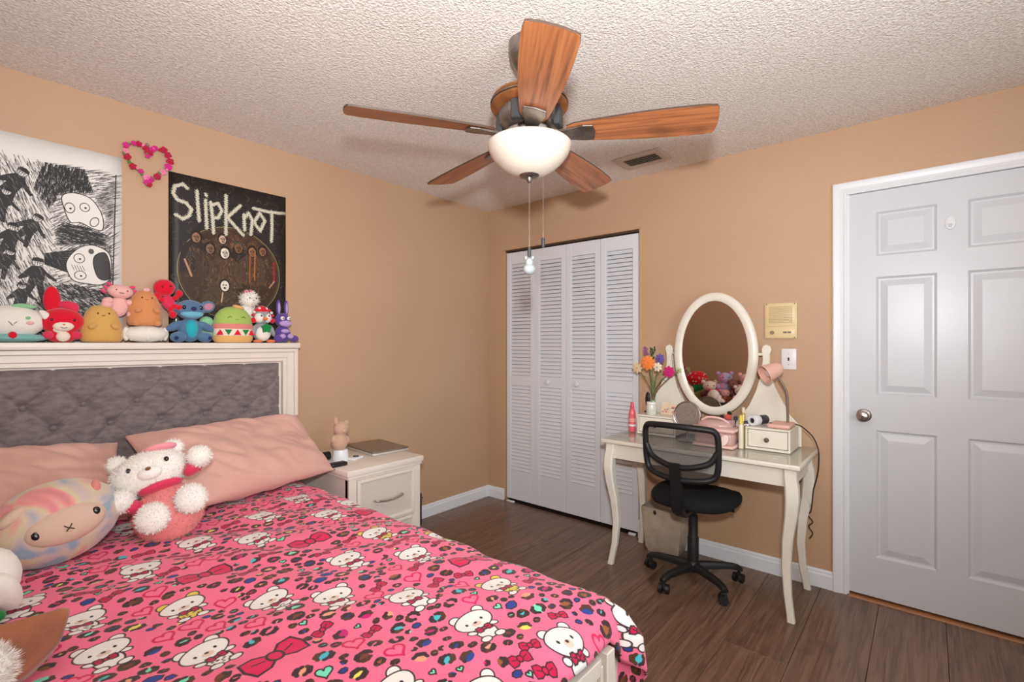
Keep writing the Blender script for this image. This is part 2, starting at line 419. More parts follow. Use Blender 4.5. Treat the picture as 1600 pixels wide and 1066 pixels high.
# ---- closet: lining coloured dark for the shade inside, track, four louvred bifold leaves
cr = sroot('trim_2', (0, -.8, CZ))
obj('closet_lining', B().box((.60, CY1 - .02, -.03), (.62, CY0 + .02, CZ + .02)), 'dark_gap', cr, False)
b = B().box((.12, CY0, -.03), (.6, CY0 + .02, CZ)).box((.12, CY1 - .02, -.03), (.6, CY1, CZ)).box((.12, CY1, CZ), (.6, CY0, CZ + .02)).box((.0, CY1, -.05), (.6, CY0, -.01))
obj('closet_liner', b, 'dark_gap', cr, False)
obj('track', B().box((.01, CY1 + .002, CZ - .014), (.05, CY0 - .002, CZ)), 'track', cr, False)
obj('header_strip', B().box((-.008, CY1 - .01, CZ), (-.0005, CY0 + .02, CZ + .012)), 'wall', cr, False)
edges = [-.198, -.4965, -.795, -1.0915, -1.388]
Z0, Z1 = .022, 2.062; X0, X1 = .012, .040
slat_me = None
for k in range(4):
    ya, yb = edges[k] - .0015, edges[k + 1] + .0015
    dr = sroot('door_%d' % (k + 1), (X1, (ya + yb) / 2, Z0))
    st = .044
    b = B()
    b.box((X0, ya - st, Z0), (X1, ya, Z1), .002, 1).box((X0, yb, Z0), (X1, yb + st, Z1), .002, 1)
    for z0, z1 in ((Z0, .262), (.962, 1.047), (Z1 - .098, Z1)): b.box((X0 + .001, yb + st, z0), (X1, ya - st, z1), .0015, 1)
    obj('frame', b, 'closet_paint', dr, False)
    y0, y1 = yb + st, ya - st
    for (z0, z1, n) in ((.262, .962, 24), (1.047, Z1 - .098, 31)):
        p = (z1 - z0) / n
        for i in range(n):
            zc = z0 + p * (i + .5); loc = Vector((X0 + .013, (y0 + y1) / 2, zc))
            if slat_me is None:
                mm = Matrix.Translation(loc) @ Matrix.Rotation(R(27), 4, 'Y')
                o = obj('slat', B().box((-.0030, -(y1 - y0) / 2, -.0146), (.0030, (y1 - y0) / 2, .0146), .0012, 1, mm), 'closet_paint', dr, False); slat_me = o
            else: copy_at(slat_me, loc - wloc(dr), dr)
    if k in (1, 2):
        yc = (ya + yb) / 2 + (.01 if k == 1 else .04); 
        mm = Matrix.Translation((X0, yc, 1.005)) @ Matrix.Rotation(R(-90), 4, 'Y')
        obj('knob', B().lathe([(.009, 0), (.008, .008), (.017, .016), (.019, .024), (.014, .031), (0, .033)], seg=20, m=mm), 'closet_paint', dr)
    if k == 0: obj('pivot_bracket', B().box((-.02, ya - .10, .001), (.0, ya - .02, .012), .002), 'white_paint', dr)
    if k == 3: obj('pivot_bracket', B().box((-.02, yb + .01, .001), (.0, yb + .06, .016), .002), 'white_paint', dr)

# ---- six panel door, casing, threshold
dr = sroot('door_5', (.0, (DY0 + DY1) / 2, 0))
dy0, dy1, dzb, dzt = -2.574, -3.386, .018, 2.082
cols = [(-2.686, -2.920), (-3.028, -3.262)]
rows = [(.222, .868), (1.048, 1.646), (1.752, 1.975)]
XF = .006
b = B()
ycuts = [dy0, cols[0][0], cols[0][1], cols[1][0], cols[1][1], dy1]
zc = [dzb, rows[0][0], rows[0][1], rows[1][0], rows[1][1], rows[2][0], rows[2][1], dzt]
bm = b.bm
def quad(*p): bm.faces.new([bm.verts.new(q) for q in p])
panels = []
for i in range(5):
    for j in range(7):
        y0, y1, z0, z1 = ycuts[i], ycuts[i + 1], zc[j], zc[j + 1]
        if i in (1, 3) and j in (1, 3, 5): panels.append((y0, y1, z0, z1)); continue
        quad((XF, y0, z0), (XF, y1, z0), (XF, y1, z1), (XF, y0, z1))
quad((XF + .035, dy0, dzb), (XF + .035, dy1, dzb), (XF + .035, dy1, dzt), (XF + .035, dy0, dzt))
quad((XF, dy0, dzb), (XF + .035, dy0, dzb), (XF + .035, dy0, dzt), (XF, dy0, dzt))
quad((XF, dy1, dzb), (XF + .035, dy1, dzb), (XF + .035, dy1, dzt), (XF, dy1, dzt))
quad((XF, dy0, dzt), (XF + .035, dy0, dzt), (XF + .035, dy1, dzt), (XF, dy1, dzt))
quad((XF, dy0, dzb), (XF + .035, dy0, dzb), (XF + .035, dy1, dzb), (XF, dy1, dzb))
bmesh.ops.remove_doubles(bm, verts=bm.verts, dist=1e-5)
obj('door_leaf', b, 'door_paint', dr, False)
for y0, y1, z0, z1 in panels:
    b = B(); bm = b.bm
    st = [(0, 0), (.010, .010), (.018, .010), (.048, .001), (.052, .001)]
    rings = []
    for ins, dep in st:
        rings.append([bm.verts.new((XF + dep, y, z)) for y, z in ((y0 - ins, z0 + ins), (y1 + ins, z0 + ins), (y1 + ins, z1 - ins), (y0 - ins, z1 - ins))])
    for a, c in zip(rings, rings[1:]):
        for i in range(4): bm.faces.new((a[i], a[(i + 1) % 4], c[(i + 1) % 4], c[i]))
    bm.faces.new(rings[-1])
    obj('raised_panel', b, 'door_paint', dr, False)
mm = Matrix.Translation((XF, -2.636, .940)) @ Matrix.Rotation(R(-90), 4, 'Y')
kn = obj('knob', B().lathe([(.033, 0), (.033, .004), (.028, .008), (.014, .012), (.012, .026), (.020, .034), (.027, .046), (.026, .058), (.018, .065), (0, .066)], seg=28, m=mm), 'chrome', dr, label='satin nickel knob')
obj('keyhole', B().box((XF - .068, -2.640, .936), (XF - .0655, -2.632, .944)), 'dark_grey', kn, False)
obj('strike_plate', B().box((-.0015, -2.5625, .90), (.03, -2.5600, .985)), 'pewter', dr, False)
obj('robe_hook', B().prism([(-2.967 + .020 * math.cos(t), 1.876 + .031 * math.sin(t)) for t in [i * math.pi / 12 for i in range(24)]], 'x', XF - .008, XF, .003)
    .tube([(XF - .006, -2.967, 1.865), (XF - .022, -2.967, 1.857), (XF - .028, -2.967, 1.868)], .005), 'white_paint', dr)
# casing: mitred profile round the opening
b = B()
prof = [(0, 0), (0, -.010), (.010, -.014), (.018, -.011), (.030, -.016), (.046, -.019), (.056, -.020), (.062, -.018), (.062, 0)]
ins = [(-2.566, 0), (-2.566, DZ - .004), (-3.394, DZ - .004), (-3.394, 0)]
dirs = [(1, 0), (1, 1), (-1, 1), (-1, 0)]
sec = [[b.bm.verts.new((x - .0005, py + dx * d * 1, pz + dz * d)) for d, x in prof] for (py, pz), (dx, dz) in zip(ins, dirs)]
for a, c in zip(sec, sec[1:]):
    for i in range(len(prof)): j = (i + 1) % len(prof); b.bm.faces.new((a[i], a[j], c[j], c[i]))
b.bm.faces.new(sec[0]); b.bm.faces.new(sec[-1])
struct('trim_3', b, 'white_paint')
b = B().box((0, DY0 - .012, 0), (.12, DY0, DZ)).box((0, DY1, 0), (.12, DY1 + .010, DZ)).box((0, DY1, DZ - .004), (.12, DY0, DZ)).box((XF + .037, DY1, -.02), (.12, DY0, DZ))
struct('trim_4', b, 'white_paint')
b = B().prism([(-.022, 0), (-.018, .006), (-.004, .008), (.0, .0)], 'y', DY1 + .01, DY0 - .012)
b.box((0, DY1 + .01, -.02), (.045, DY0 - .012, .004))
struct('trim_5', b, 'threshold')

# ------------------------------------------------------------------ ceiling vent
vt = thing('air_vent', 'slotted metal air vent set flush in the ceiling', 'vent', (-.285, -1.555, H))
vm = mat('vent_paint', (196, 182, 166), .5)
x0, x1, y0, y1 = -.385, -.185, -1.70, -1.41
b = B()
for lo, hi in (((x0, y0, H - .012), (x0 + .04, y1, H - .001)), ((x1 - .04, y0, H - .012), (x1, y1, H - .001)), ((x0 + .04, y0, H - .012), (x1 - .04, y0 + .04, H - .001)), ((x0 + .04, y1 - .04, H - .012), (x1 - .04, y1, H - .001))): b.box(lo, hi, .002, 1)
obj('frame', b, vm, vt, False)
obj('backing', B().box((x0 + .04, y0 + .04, H - .004), (x1 - .04, y1 - .04, H - .001)), 'black', vt, False)  # black sheet in place of the shade inside the vent opening
for i in range(5):
    x = x0 + .052 + i * .024
    obj('slat', B().box((-.006, y0 + .04, -.0008), (.006, y1 - .04, .0008), m=Matrix.Translation((x, 0, H - .009)) @ Matrix.Rotation(R(-40), 4, 'Y')), vm, vt, False)

# ------------------------------------------------------------------ ceiling fan
FX, FY = -1.6346, -1.7396
fan = thing('ceiling_fan', 'five blade wooden ceiling fan with a white bowl light and dark metal motor', 'fan', (FX, FY, H))
FC = (FX, FY, 0)
obj('canopy', B().lathe([(0, 2.44), (.078, 2.439), (.078, 2.41), (.070, 2.375), (.045, 2.335), (.022, 2.32), (0, 2.319)], FC, 32), 'pewter', fan)
obj('downrod', B().lathe([(0, 2.33), (.014, 2.33), (.014, 2.275), (0, 2.275)], FC, 16), 'pewter', fan)
mo = obj('motor_housing', B().lathe([(0, 2.29), (.03, 2.288), (.07, 2.272), (.105, 2.245), (.115, 2.235)] + [(.115, 2.155), (.112, 2.135), (.098, 2.118), (.07, 2.108), (0, 2.106)], FC, 40), 'pewter', fan)
obj('band', B().lathe([(.110, 2.238), (.136, 2.232), (.142, 2.222), (.136, 2.214), (.110, 2.212)], FC, 40), 'bronze_band', mo, label='copper coloured band')
obj('band', B().lathe([(.108, 2.208), (.143, 2.206), (.146, 2.196), (.140, 2.188), (.112, 2.176)], FC, 40), 'bronze_band', mo, label='copper coloured band')
obj('rim', B().lathe([(.11, 2.213), (.147, 2.2105), (.147, 2.207), (.11, 2.205)], FC, 40), 'pewter', mo)
for i in range(4):
    bA = B()
    t = R(20 + 90 * i); d = Vector((math.cos(t), math.sin(t), 0))
    bA.box((-.012, -.030, -.036), (.012, .030, .036), .004, 1, Matrix.Translation(Vector(FC) + d * .112 + Vector((0, 0, 2.145))) @ Matrix.Rotation(t, 4, 'Z'))
    obj('motor_vent', bA, 'dark_grey', mo)
obj('flywheel', B().lathe([(0, 2.108), (.088, 2.106), (.092, 2.098), (.092, 2.082), (.085, 2.074), (0, 2.072)], FC, 32), 'chrome', fan)
obj('light_fitter', B().lathe([(0, 2.074), (.07, 2.072), (.10, 2.064), (.125, 2.060), (.125, 2.054), (0, 2.054)], FC, 32), 'pewter', fan)
obj('light_bowl', B().lathe([(.10, 2.062), (.152, 2.060), (.158, 2.054), (.157, 2.044), (.146, 2.018), (.124, 1.990), (.096, 1.966), (.064, 1.948), (.03, 1.940), (0, 1.938)], FC, 48), 'frosted', fan)
obj('finial', B().lathe([(0, 1.952), (.034, 1.948), (.038, 1.941), (.030, 1.934), (.012, 1.931), (.010, 1.922), (.006, 1.915), (0, 1.913)], FC, 24), 'pewter', fan)
vv = Vector((math.cos(R(40.3)), math.sin(R(40.3)), 0)); rr = Vector((math.sin(R(40.3)), -math.cos(R(40.3)), 0))
blade0 = None; bracket0 = None
def blade_outline(grow=0):
    L0, L1 = .145, .652
    top = []
    for i in range(17):
        t = i / 16; x = L0 + (L1 - L0) * t
        wd = .046 + .030 * math.sin(min(t * 1.25, 1) * math.pi / 2)
        if t < .06: wd *= .80 + .2 * (t / .06)
        if t > .93: wd *= 1 - .06 * ((t - .93) / .07) ** 2
        top.append((x, wd))
    tip = [(L1 + .012 * math.cos(a), .068 * math.sin(a)) for a in (R(60), R(20), R(-20), R(-60))]
    return top + tip + [(x, -wd_) for x, wd_ in reversed(top)]
for k in range(5):
    t = R(177.0 - 72 * k); d = rr * math.sin(t) + vv * math.cos(t); ang = math.atan2(d.y, d.x)
    if blade0 is None:
        bb = B(); bb.prism(blade_outline(), 'z', -.0035, .0035, .0015); bmesh.ops.recalc_face_normals(bb.bm, faces=bb.bm.faces)
        me = bpy.data.meshes.new('blade'); bb.bm.to_mesh(me); bb.bm.free(); me.materials.append(M['blade_wood'])
        edge = mat('blade_edge', (70, 52, 42), .5); me.materials.append(edge)
        for p in me.polygons:
            if abs(p.normal.z) < .8: p.material_index = 1
        bb = B()
        bb.prism([(.055, .018), (.10, .018), (.135, .026), (.205, .042), (.240, .038), (.248, 0), (.240, -.038), (.205, -.042), (.135, -.026), (.10, -.018), (.055, -.018)], 'z', -.0125, -.0045, .003)
        bb.box((.03, -.016, -.0125), (.10, .016, .004), .003)
        bmesh.ops.recalc_face_normals(bb.bm, faces=bb.bm.faces)
        me2 = bpy.data.meshes.new('blade_arm'); bb.bm.to_mesh(me2); bb.bm.free(); me2.materials.append(M['pewter'])
        blade0 = me; bracket0 = me2
    o = bpy.data.objects.new('blade', blade0); COL.objects.link(o); o.parent = fan
    droop = R(1.2)
    o.matrix_local = Matrix.Translation(Vector((0, 0, 2.092 - H))) @ Matrix.Rotation(ang, 4, 'Z') @ Matrix.Rotation(droop, 4, 'Y') @ Matrix.Rotation(R(-13), 4, 'X')
    o2 = bpy.data.objects.new('blade_arm', bracket0); COL.objects.link(o2); o2.parent = o
# pull chains
for dx, z0, z1 in ((0.0, 1.915, 1.665), (.052, 1.965, 1.70)):
    c = Vector((FX, FY, 0)) + rr * dx
    ch = obj('pull_chain', B().tube([(c.x, c.y, z0), (c.x, c.y, z1)], .0012, 6), 'chrome', fan)
    obj('chain_weight', B().lathe([(0, z1 + .008), (.007, z1 + .004), (.007, z1 - .024), (.005, z1 - .030), (0, z1 - .03)], (c.x, c.y, 0), 12), 'dark_grey', ch)
    if dx == 0:
        w_ = mat('pale_resin', (160, 166, 166), .5)
        pb = B().ell((c.x, c.y, z1 - .077), (.026, .022, .021), sub=3).ell((c.x, c.y, z1 - .052), (.016, .014, .018), sub=3)
        pb.ell((c.x - .008, c.y + .01, z1 - .034), (.006, .006, .008), sub=2).ell((c.x + .008, c.y - .01, z1 - .034), (.006, .006, .008), sub=2)
        obj('chain_ornament', pb, w_, ch, label='small pale rounded ornament at the end of the chain')

# ------------------------------------------------------------------ posters and wreath
def paper(name, x0, x1, z0, z1, m, label, y=-.004):
    b = B()
    def f(u, v):
        return (x0 + (x1 - x0) * u, y - .0015 * math.sin(u * 9 + v * 4) * math.sin(v * 7), z0 + (z1 - z0) * v)
    b.grid(f, 12, 12, lambda u, v: (u, v))
    o = obj(name, b, m); s_ = o.modifiers.new('thick', 'SOLIDIFY'); s_.thickness = .0008; s_.offset = 0
    return tag(o, label, 'poster')
def poster_band():
    W, Hh = 720, 1109; c = Canvas(W, Hh, (38, 32, 31)); rg = random.Random(5)
    P = lambda l: [(u * W, v * Hh) for u, v in l]
    for _ in range(420):   # gold-green scroll work round the rim
        x, y = rg.random() * W, rg.random() * Hh
        if math.hypot((x - .5 * W) / (.45 * W), (y - .53 * Hh) / (.30 * Hh)) < .95: continue
        a = rg.random() * 6.3; n = rg.randint(3, 6); p = (x, y); col = rg.choice([(92, 84, 52), (70, 66, 44), (120, 104, 70), (62, 74, 48)])
        if .06 < y / Hh < .30 and rg.random() < .4: continue
        for _k in range(n): a += rg.uniform(.3, .8); q = (p[0] + 9 * math.cos(a), p[1] + 9 * math.sin(a)); c.line(p, q, 2, col); p = q
    cx, cy, rx, ry = .50 * W, .533 * Hh, .437 * W, .275 * Hh
    c.ell(cx, cy, rx, ry, (62, 44, 33))
    for _ in range(260):
        t = rg.random() * 6.3; q = rg.random() ** .6; c.ell(cx + rx * .9 * q * math.cos(t), cy - ry * .25 + ry * .6 * q * math.sin(t), rg.uniform(10, 38), rg.uniform(8, 24), rg.choice([(96, 62, 38), (120, 76, 44), (70, 46, 32), (44, 32, 26)]), rg.random() * 3, .45)
    c.ell(cx, cy, rx, ry, (150, 132, 84), ring=4); c.ell(cx, cy, rx * .965, ry * .965, (96, 84, 54), ring=2)
    # people: dark clothes first, then faces
    ppl = [(.206, .345, 1.0, (150, 110, 84)), (.775, .375, .95, (140, 96, 66)), (.420, .335, .9, (196, 168, 140)), (.317, .400, 1.0, (128, 100, 80)), (.557, .375, 1.05, (120, 84, 58)),
           (.679, .386, 1.0, (150, 106, 74)), (.439, .415, 1.1, (226, 214, 196))]
    for u, v, s_, fc in ppl:
        s_ *= 1.6
        x, y = u * W, v * Hh; cl = rg.choice([(44, 34, 30), (62, 46, 36), (78, 58, 44), (50, 42, 38)])
        c.poly([(x - 20 * s_, y + 22), (x + 20 * s_, y + 22), (x + 52 * s_, y + 70), (x + 58 * s_, y + 230), (x - 58 * s_, y + 230), (x - 52 * s_, y + 70)], cl)
        for _ in range(60):
            xx, yy = x + rg.uniform(-44, 44), y + rg.uniform(50, 220); c.line((xx, yy), (xx + rg.uniform(-14, 14), yy + rg.uniform(10, 36)), rg.uniform(2, 5), rg.choice([(84, 62, 44), (110, 80, 52), (24, 20, 18), (66, 50, 38), (136, 98, 62)]), alpha=.6)
        c.ell(x, y - 3, 21 * s_, 27 * s_, (30, 24, 22)); c.ell(x, y + 2, 15 * s_, 20 * s_, fc)
        for sx in (-6, 6): c.ell(x + sx * s_, y - 2, 3.6, 3, (24, 18, 16))
        c.line((x - 5, y + 12), (x + 5, y + 12), 2.4, (40, 26, 22))
    x, y = .557 * W, .375 * Hh    # spiky hair
    for i in range(17):
        t = math.pi * (1.05 + .9 * i / 16) if i % 2 else math.pi * (1 + i / 16); 
        c.line((x + 16 * math.cos(t), y + 16 * math.sin(t)), (x + 50 * math.cos(t), y + 46 * math.sin(t)), 4, (150, 132, 118), wd2=1)
    for _ in range(700):   # grime, hair and torn cloth over the group
        t = rg.random() * 6.3; q = rg.random() ** .5; xx, yy = cx + rx * .88 * q * math.cos(t), cy + ry * .85 * q * math.sin(t); a = rg.uniform(.6, 2.4); l = rg.uniform(6, 26)
        c.line((xx, yy), (xx + l * math.cos(a), yy + l * math.sin(a)), rg.uniform(2, 6), rg.choice([(30, 24, 22), (36, 28, 24), (96, 68, 46), (130, 96, 64), (168, 134, 98), (58, 44, 36)]), alpha=.55, wd2=1)
    for u, v, s_, fc in ppl:
        x, y = u * W, v * Hh; s_ *= 1.65
        for k in range(14): t = math.pi * (1 + k / 13); c.line((x + 17 * s_ * math.cos(t), y + 18 * s_ * math.sin(t)), (x + 22 * s_ * math.cos(t) + rg.uniform(-4, 4), y + 22 * s_ * math.sin(t) + rg.uniform(8, 34)), 4, (34, 26, 23), wd2=1)
        c.ell(x, y + 2, 13 * s_, 18 * s_, fc); c.ell(x + 5, y + 6, 8 * s_, 14 * s_, tuple(int(q * .72) for q in fc), alpha=.8)
        for sx in (-6, 6): c.ell(x + sx * s_, y - 2, 4.6, 3.4, (24, 18, 16), sx * .06)
        c.ell(x, y + 12 * s_, 5, 2.6, (52, 30, 26)); c.line((x, y), (x - 1, y + 7), 2.5, (70, 50, 40))
    c.line((.705 * W, .40 * Hh), (.70 * W, .56 * Hh), 9, (168, 96, 50), rag=3); c.line((.66 * W, .40 * Hh), (.655 * W, .58 * Hh), 9, (150, 84, 44), rag=3)
    x, y = .439 * W, .61 * Hh     # seated figure in front
    c.poly([(x - 150, y + 120), (x - 96, y + 20), (x - 20, y + 14), (x + 30, y + 20), (x + 88, y + 60), (x + 120, y + 150)], (74, 58, 44))
    for _ in range(80):
        xx, yy = x + rg.uniform(-110, 90), y + rg.uniform(28, 120); c.line((xx, yy), (xx + rg.uniform(-20, 20), yy + rg.uniform(6, 26)), rg.uniform(2, 6), rg.choice([(100, 80, 58), (128, 104, 76), (40, 32, 28), (56, 44, 34)]), alpha=.6)
    c.ell(x, y, 33, 43, (30, 24, 22)); c.ell(x, y + 3, 26, 35, (216, 206, 192))
    for sx in (-8, 8): c.ell(x + sx, y - 3, 5, 3.6, (24, 18, 16), sx * .05)
    c.ell(x, y + 17, 8, 6, (30, 22, 20)); c.line((x - 12, y + 50), (x - 20, y + 110), 9, (190, 150, 120))
    c.line((.12 * W, .48 * Hh), (.17 * W, .57 * Hh), 12, (176, 136, 108)); c.line((.88 * W, .44 * Hh), (.885 * W, .56 * Hh), 12, (150, 36, 34), rag=3); c.line((.885 * W, .56 * Hh), (.84 * W, .60 * Hh), 10, (170, 130, 100))
    # pale lettering on top
    S = [[(.139, .073), (.105, .056), (.045, .078), (.033, .118), (.062, .149), (.13, .160), (.17, .190), (.152, .230), (.105, .253), (.053, .236)],
         [(.213, .078), (.220, .166), (.230, .248)], [(.281, .122), (.290, .283)], [(.284, .088), (.288, .095)],
         [(.321, .128), (.336, .203), (.345, .306)], [(.326, .144), (.383, .126), (.414, .166), (.383, .212), (.336, .218)],
         [(.449, .070), (.449, .175), (.449, .302)], [(.572, .113), (.460, .200), (.597, .290)],
         [(.604, .165), (.612, .258)], [(.604, .189), (.645, .149), (.679, .187), (.668, .280)],
         [(.702, .192), (.748, .135), (.796, .179), (.753, .247), (.707, .212), (.702, .192)],
         [(.690, .113), (.84, .118), (.988, .106)], [(.863, .112), (.863, .223), (.858, .302)]]
    for l in S: c.pline(P(l), 31, (20, 17, 16), rag=6)
    for l in S: c.pline(P(l), 22, (186, 180, 160), rag=11)
    for l in S: c.pline(P(l), 11, (206, 202, 184), rag=7, alpha=.8)
    return c.a
def poster_ink():
    W = Hh = 1080; c = Canvas(W, Hh, (226, 222, 216)); rg = random.Random(11)
    def inside(poly, x, y):
        r = False; n = len(poly)
        for i in range(n):
            (xa, ya), (xb, yb) = poly[i], poly[(i + 1) % n]
            if (ya > y) != (yb > y) and x < (xb - xa) * (y - ya) / (yb - ya) + xa: r = not r
        return r
    area = [(.04, .11), (.20, .09), (.40, .115), (.563, .085), (.7, .10), (.852, .098), (.97, .10), (.955, .96), (.05, .96)]
    area = [(x * W, y * Hh) for x, y in area]
    ink = (44, 43, 44)
    for _ in range(9500):
        x, y = rg.uniform(0, W), rg.uniform(0, Hh)
        if not inside(area, x, y): continue
        a = R(58 + 14 * math.sin(x * .012) + rg.uniform(-6, 6)) if x < .72 * W else R(-30 + 10 * math.sin(y * .01) + rg.uniform(-5, 5))
        l = rg.uniform(16, 60)
        c.line((x, y), (x + l * math.cos(a), y + l * math.sin(a)), rg.uniform(1.4, 3.4), rg.choice([ink, ink, ink, (84, 82, 80), (110, 107, 103), (232, 228, 222)]), wd2=.6)
    def hatch(poly, n, a0, wd=3, col=ink):
        pp = [(x * W, y * Hh) for x, y in poly]; c.poly(pp, (112, 110, 108), .3)
        xs = [p[0] for p in pp]; ys = [p[1] for p in pp]
        for _ in range(n):
            x, y = rg.uniform(min(xs), max(xs)), rg.uniform(min(ys), max(ys))
            if not inside(pp, x, y): continue
            a = R(a0 + rg.uniform(-7, 7)); l = rg.uniform(14, 44)
            if inside(pp, x + l * math.cos(a), y + l * math.sin(a)): c.line((x, y), (x + l * math.cos(a), y + l * math.sin(a)), wd * rg.uniform(.5, 1.3), col, wd2=.8)
    hatch([(.70, .102), (.852, .098), (.89, .218), (.759, .249), (.718, .322), (.66, .25)], 1700, 100, 4.2)
    hatch([(.40, .14), (.56, .12), (.52, .30), (.42, .36)], 500, 70, 3)
    hatch([(.777, .376), (.865, .384), (.95, .412), (.944, .464), (.833, .473), (.748, .494), (.735, .416)], 900, 10, 3.6)
    hatch([(.703, .67), (.80, .665), (.955, .70), (.955, .95), (.60, .95), (.66, .78)], 1500, 40, 4.2)
    hatch([(.89, .22), (.968, .12), (.965, .36), (.935, .33)], 160, -35, 2.4)
    for i in range(30):   # rays converging behind the lower face
        t = i / 29; c.line((.703 * W, (.533 + .05 * t) * Hh), (.955 * W, (.455 + .22 * t) * Hh), 2.2 + 1.6 * (i % 3), ink)
    Q = lambda l: [(x * W, y * Hh) for x, y in l]
    def smooth(l):
        out = []; n = len(l)
        for i in range(n):
            p0, p1, p2, p3 = (Vector(l[(i + k - 1) % n]) for k in range(4))
            for k in range(5):
                t = k / 5; v = .5 * ((2 * p1) + (p2 - p0) * t + (2 * p0 - 5 * p1 + 4 * p2 - p3) * t * t + (3 * p1 - p0 - 3 * p2 + p3) * t ** 3); out.append((v.x, v.y))
        return out
    f1 = Q([(.765, .248), (.807, .224), (.87, .236), (.91, .29), (.924, .348), (.917, .388), (.88, .385), (.833, .364), (.795, .368), (.771, .303)])
    f2 = Q([(.781, .563), (.802, .519), (.839, .481), (.89, .469), (.95, .507), (.953, .619), (.917, .661), (.865, .662), (.807, .651), (.783, .604)])
    for f in (f1, f2): c.poly(smooth(f), (228, 224, 217), outline=ink, ow=4)
    for u, v, rx, ry in ((.793, .300, 20, 26), (.850, .286, 20, 22), (.829, .540, 22, 24), (.833, .623, 24, 22)):
        c.ell(u * W, v * Hh, rx, ry, ink, ring=3); c.ell(u * W + 3, v * Hh + 3, 5, 5, ink)
    c.poly(smooth(Q([(.89, .52), (.93, .50), (.95, .56), (.945, .63), (.905, .63), (.885, .57)])), (70, 68, 68), outline=ink, ow=4)
    c.ell(.888 * W, .352 * Hh, 17, 26, ink, .4, ring=3); c.ell(.875 * W, .50 * Hh, 12, 14, (90, 88, 86))
    for k in range(5): c.line(((.80 + .01 * k) * W, .575 * Hh), ((.81 + .01 * k) * W, .60 * Hh), 2, ink)
    figs = [(.627, .17, 1.3, .5), (.574, .269, 1.1, .3), (.678, .371, 1.15, .5), (.595, .426, 1.15, .2), (.678, .577, 1.3, .1), (.587, .542, 1, .4), (.625, .692, 1, .1), (.46, .22, 1.2, .4), (.36, .36, 1.2, .3), (.48, .50, 1.2, .3), (.28, .2, 1.2, .4), (.25, .5, 1.2, .2), (.4, .72, 1.2, .2), (.16, .34, 1.2, .3), (.14, .7, 1.3, .3)]
    for u, v, s_, tl in figs:   # small silhouettes with masked pale faces
        x, y = u * W, v * Hh; T = lambda dx, dy: (x + s_ * (dx * math.cos(tl) - dy * math.sin(tl)), y + s_ * (dx * math.sin(tl) + dy * math.cos(tl)))
        c.poly([T(-14, 16), T(14, 16), T(30, 34), T(64, 60), T(60, 68), T(26, 50), T(24, 80), T(36, 138), T(20, 136), T(4, 90), T(-12, 136), T(-28, 130), T(-18, 60), T(-44, 76), T(-50, 68), T(-28, 34)], (50, 48, 48))
        c.ell(x, y + 2, 16 * s_, 15 * s_, (222, 218, 211)); c.poly([T(-19, -2), T(-15, -15), T(0, -19), T(15, -15), T(19, -2)], (44, 42, 42)); c.ell(x, y + 2, 16 * s_, 15 * s_, ink, ring=2.4)
        for k in (-7, 0, 7): c.line(T(k, -6), T(k, 12), 1.8, ink)
        c.line(T(-13, 2), T(13, 2), 1.8, ink)
    for _ in range(2600):
        x, y = rg.uniform(0, .76 * W), rg.uniform(.1 * Hh, .97 * Hh); a = R(60 + rg.uniform(-12, 12)); l = rg.uniform(10, 34)
        if inside(area, x, y): c.line((x, y), (x + l * math.cos(a), y + l * math.sin(a)), rg.uniform(1, 2), rg.choice([(222, 218, 212), (150, 147, 143), ink]), alpha=.7, wd2=.6)
    c.line((.975 * W, .095 * Hh), (.955 * W, .96 * Hh), 5, ink, rag=1)
    return c.a
paper('ink_drawing_poster', -3.40, -2.517, 1.27, 2.178, image_mat('ink_drawing', poster_ink(), .6), 'white poster with a black ink drawing of two startled pale faces, above headboard')
paper('band_poster', -2.332, -1.749, 1.27, 2.168, image_mat('band_print', poster_band(), .45, coat=.15), 'dark band poster with jagged pale lettering over a masked group in a ring')

wre = thing('heart_wreath', 'heart shaped wreath of magenta and red blossoms hung between the two posters', 'wreath', (-2.42, -.02, 2.17))
hp = []
for i in range(48):
    t = 2 * math.pi * i / 48; hx = 16 * math.sin(t) ** 3; hz = 13 * math.cos(t) - 5 * math.cos(2 * t) - 2 * math.cos(3 * t) - math.cos(4 * t)
    hp.append(Vector((-2.42 + hx * .0056, -.022, 2.172 + (hz + 2) * .0062)))
obj('ring', B().tube(hp, .004, 6, closed=True), mat('green_wire', (92, 110, 60), .8), wre)
fm = [cloth('magenta_petal', (205, 40, 130)), cloth('crimson_petal', (176, 28, 60)), cloth('pale_pink_petal', (226, 130, 160)), cloth('green_leaf', (96, 120, 60))]
rg = random.Random(2)
for i, p in enumerate(hp):
    big = i % 2 == 0; mi = rg.choice([0, 0, 1, 1, 2]) if big else rg.choice([3, 3, 1, 2]); r_ = rg.uniform(.012, .018) if big else rg.uniform(.008, .011)
    q = p + Vector((rg.uniform(-.006, .006), -.004, rg.uniform(-.006, .006))); b = B()
    if big:
        for k in range(5):
            t = 2 * math.pi * k / 5 + i; b.ell(q + Vector((math.cos(t) * r_ * .55, 0, math.sin(t) * r_ * .55)), (r_ * .55, r_ * .35, r_ * .55), sub=1)
        b.ell(q + Vector((0, -r_ * .3, 0)), (r_ * .35,) * 3, sub=1)
    else: b.ell(q, (r_, r_ * .5, r_ * .7), (0, rg.uniform(0, 180), 0), sub=1)
    obj('blossom' if big else 'leaf', b, fm[mi], wre, True, kind=None)
obj('hook', B().tube([(-2.42, -.001, 2.262), (-2.42, -.02, 2.258), (-2.42, -.026, 2.235), (-2.42, -.02, 2.222)], .0035, 8).ell((-2.42, -.008, 2.266), (.009, .006, .012), sub=2), 'chrome', wre)

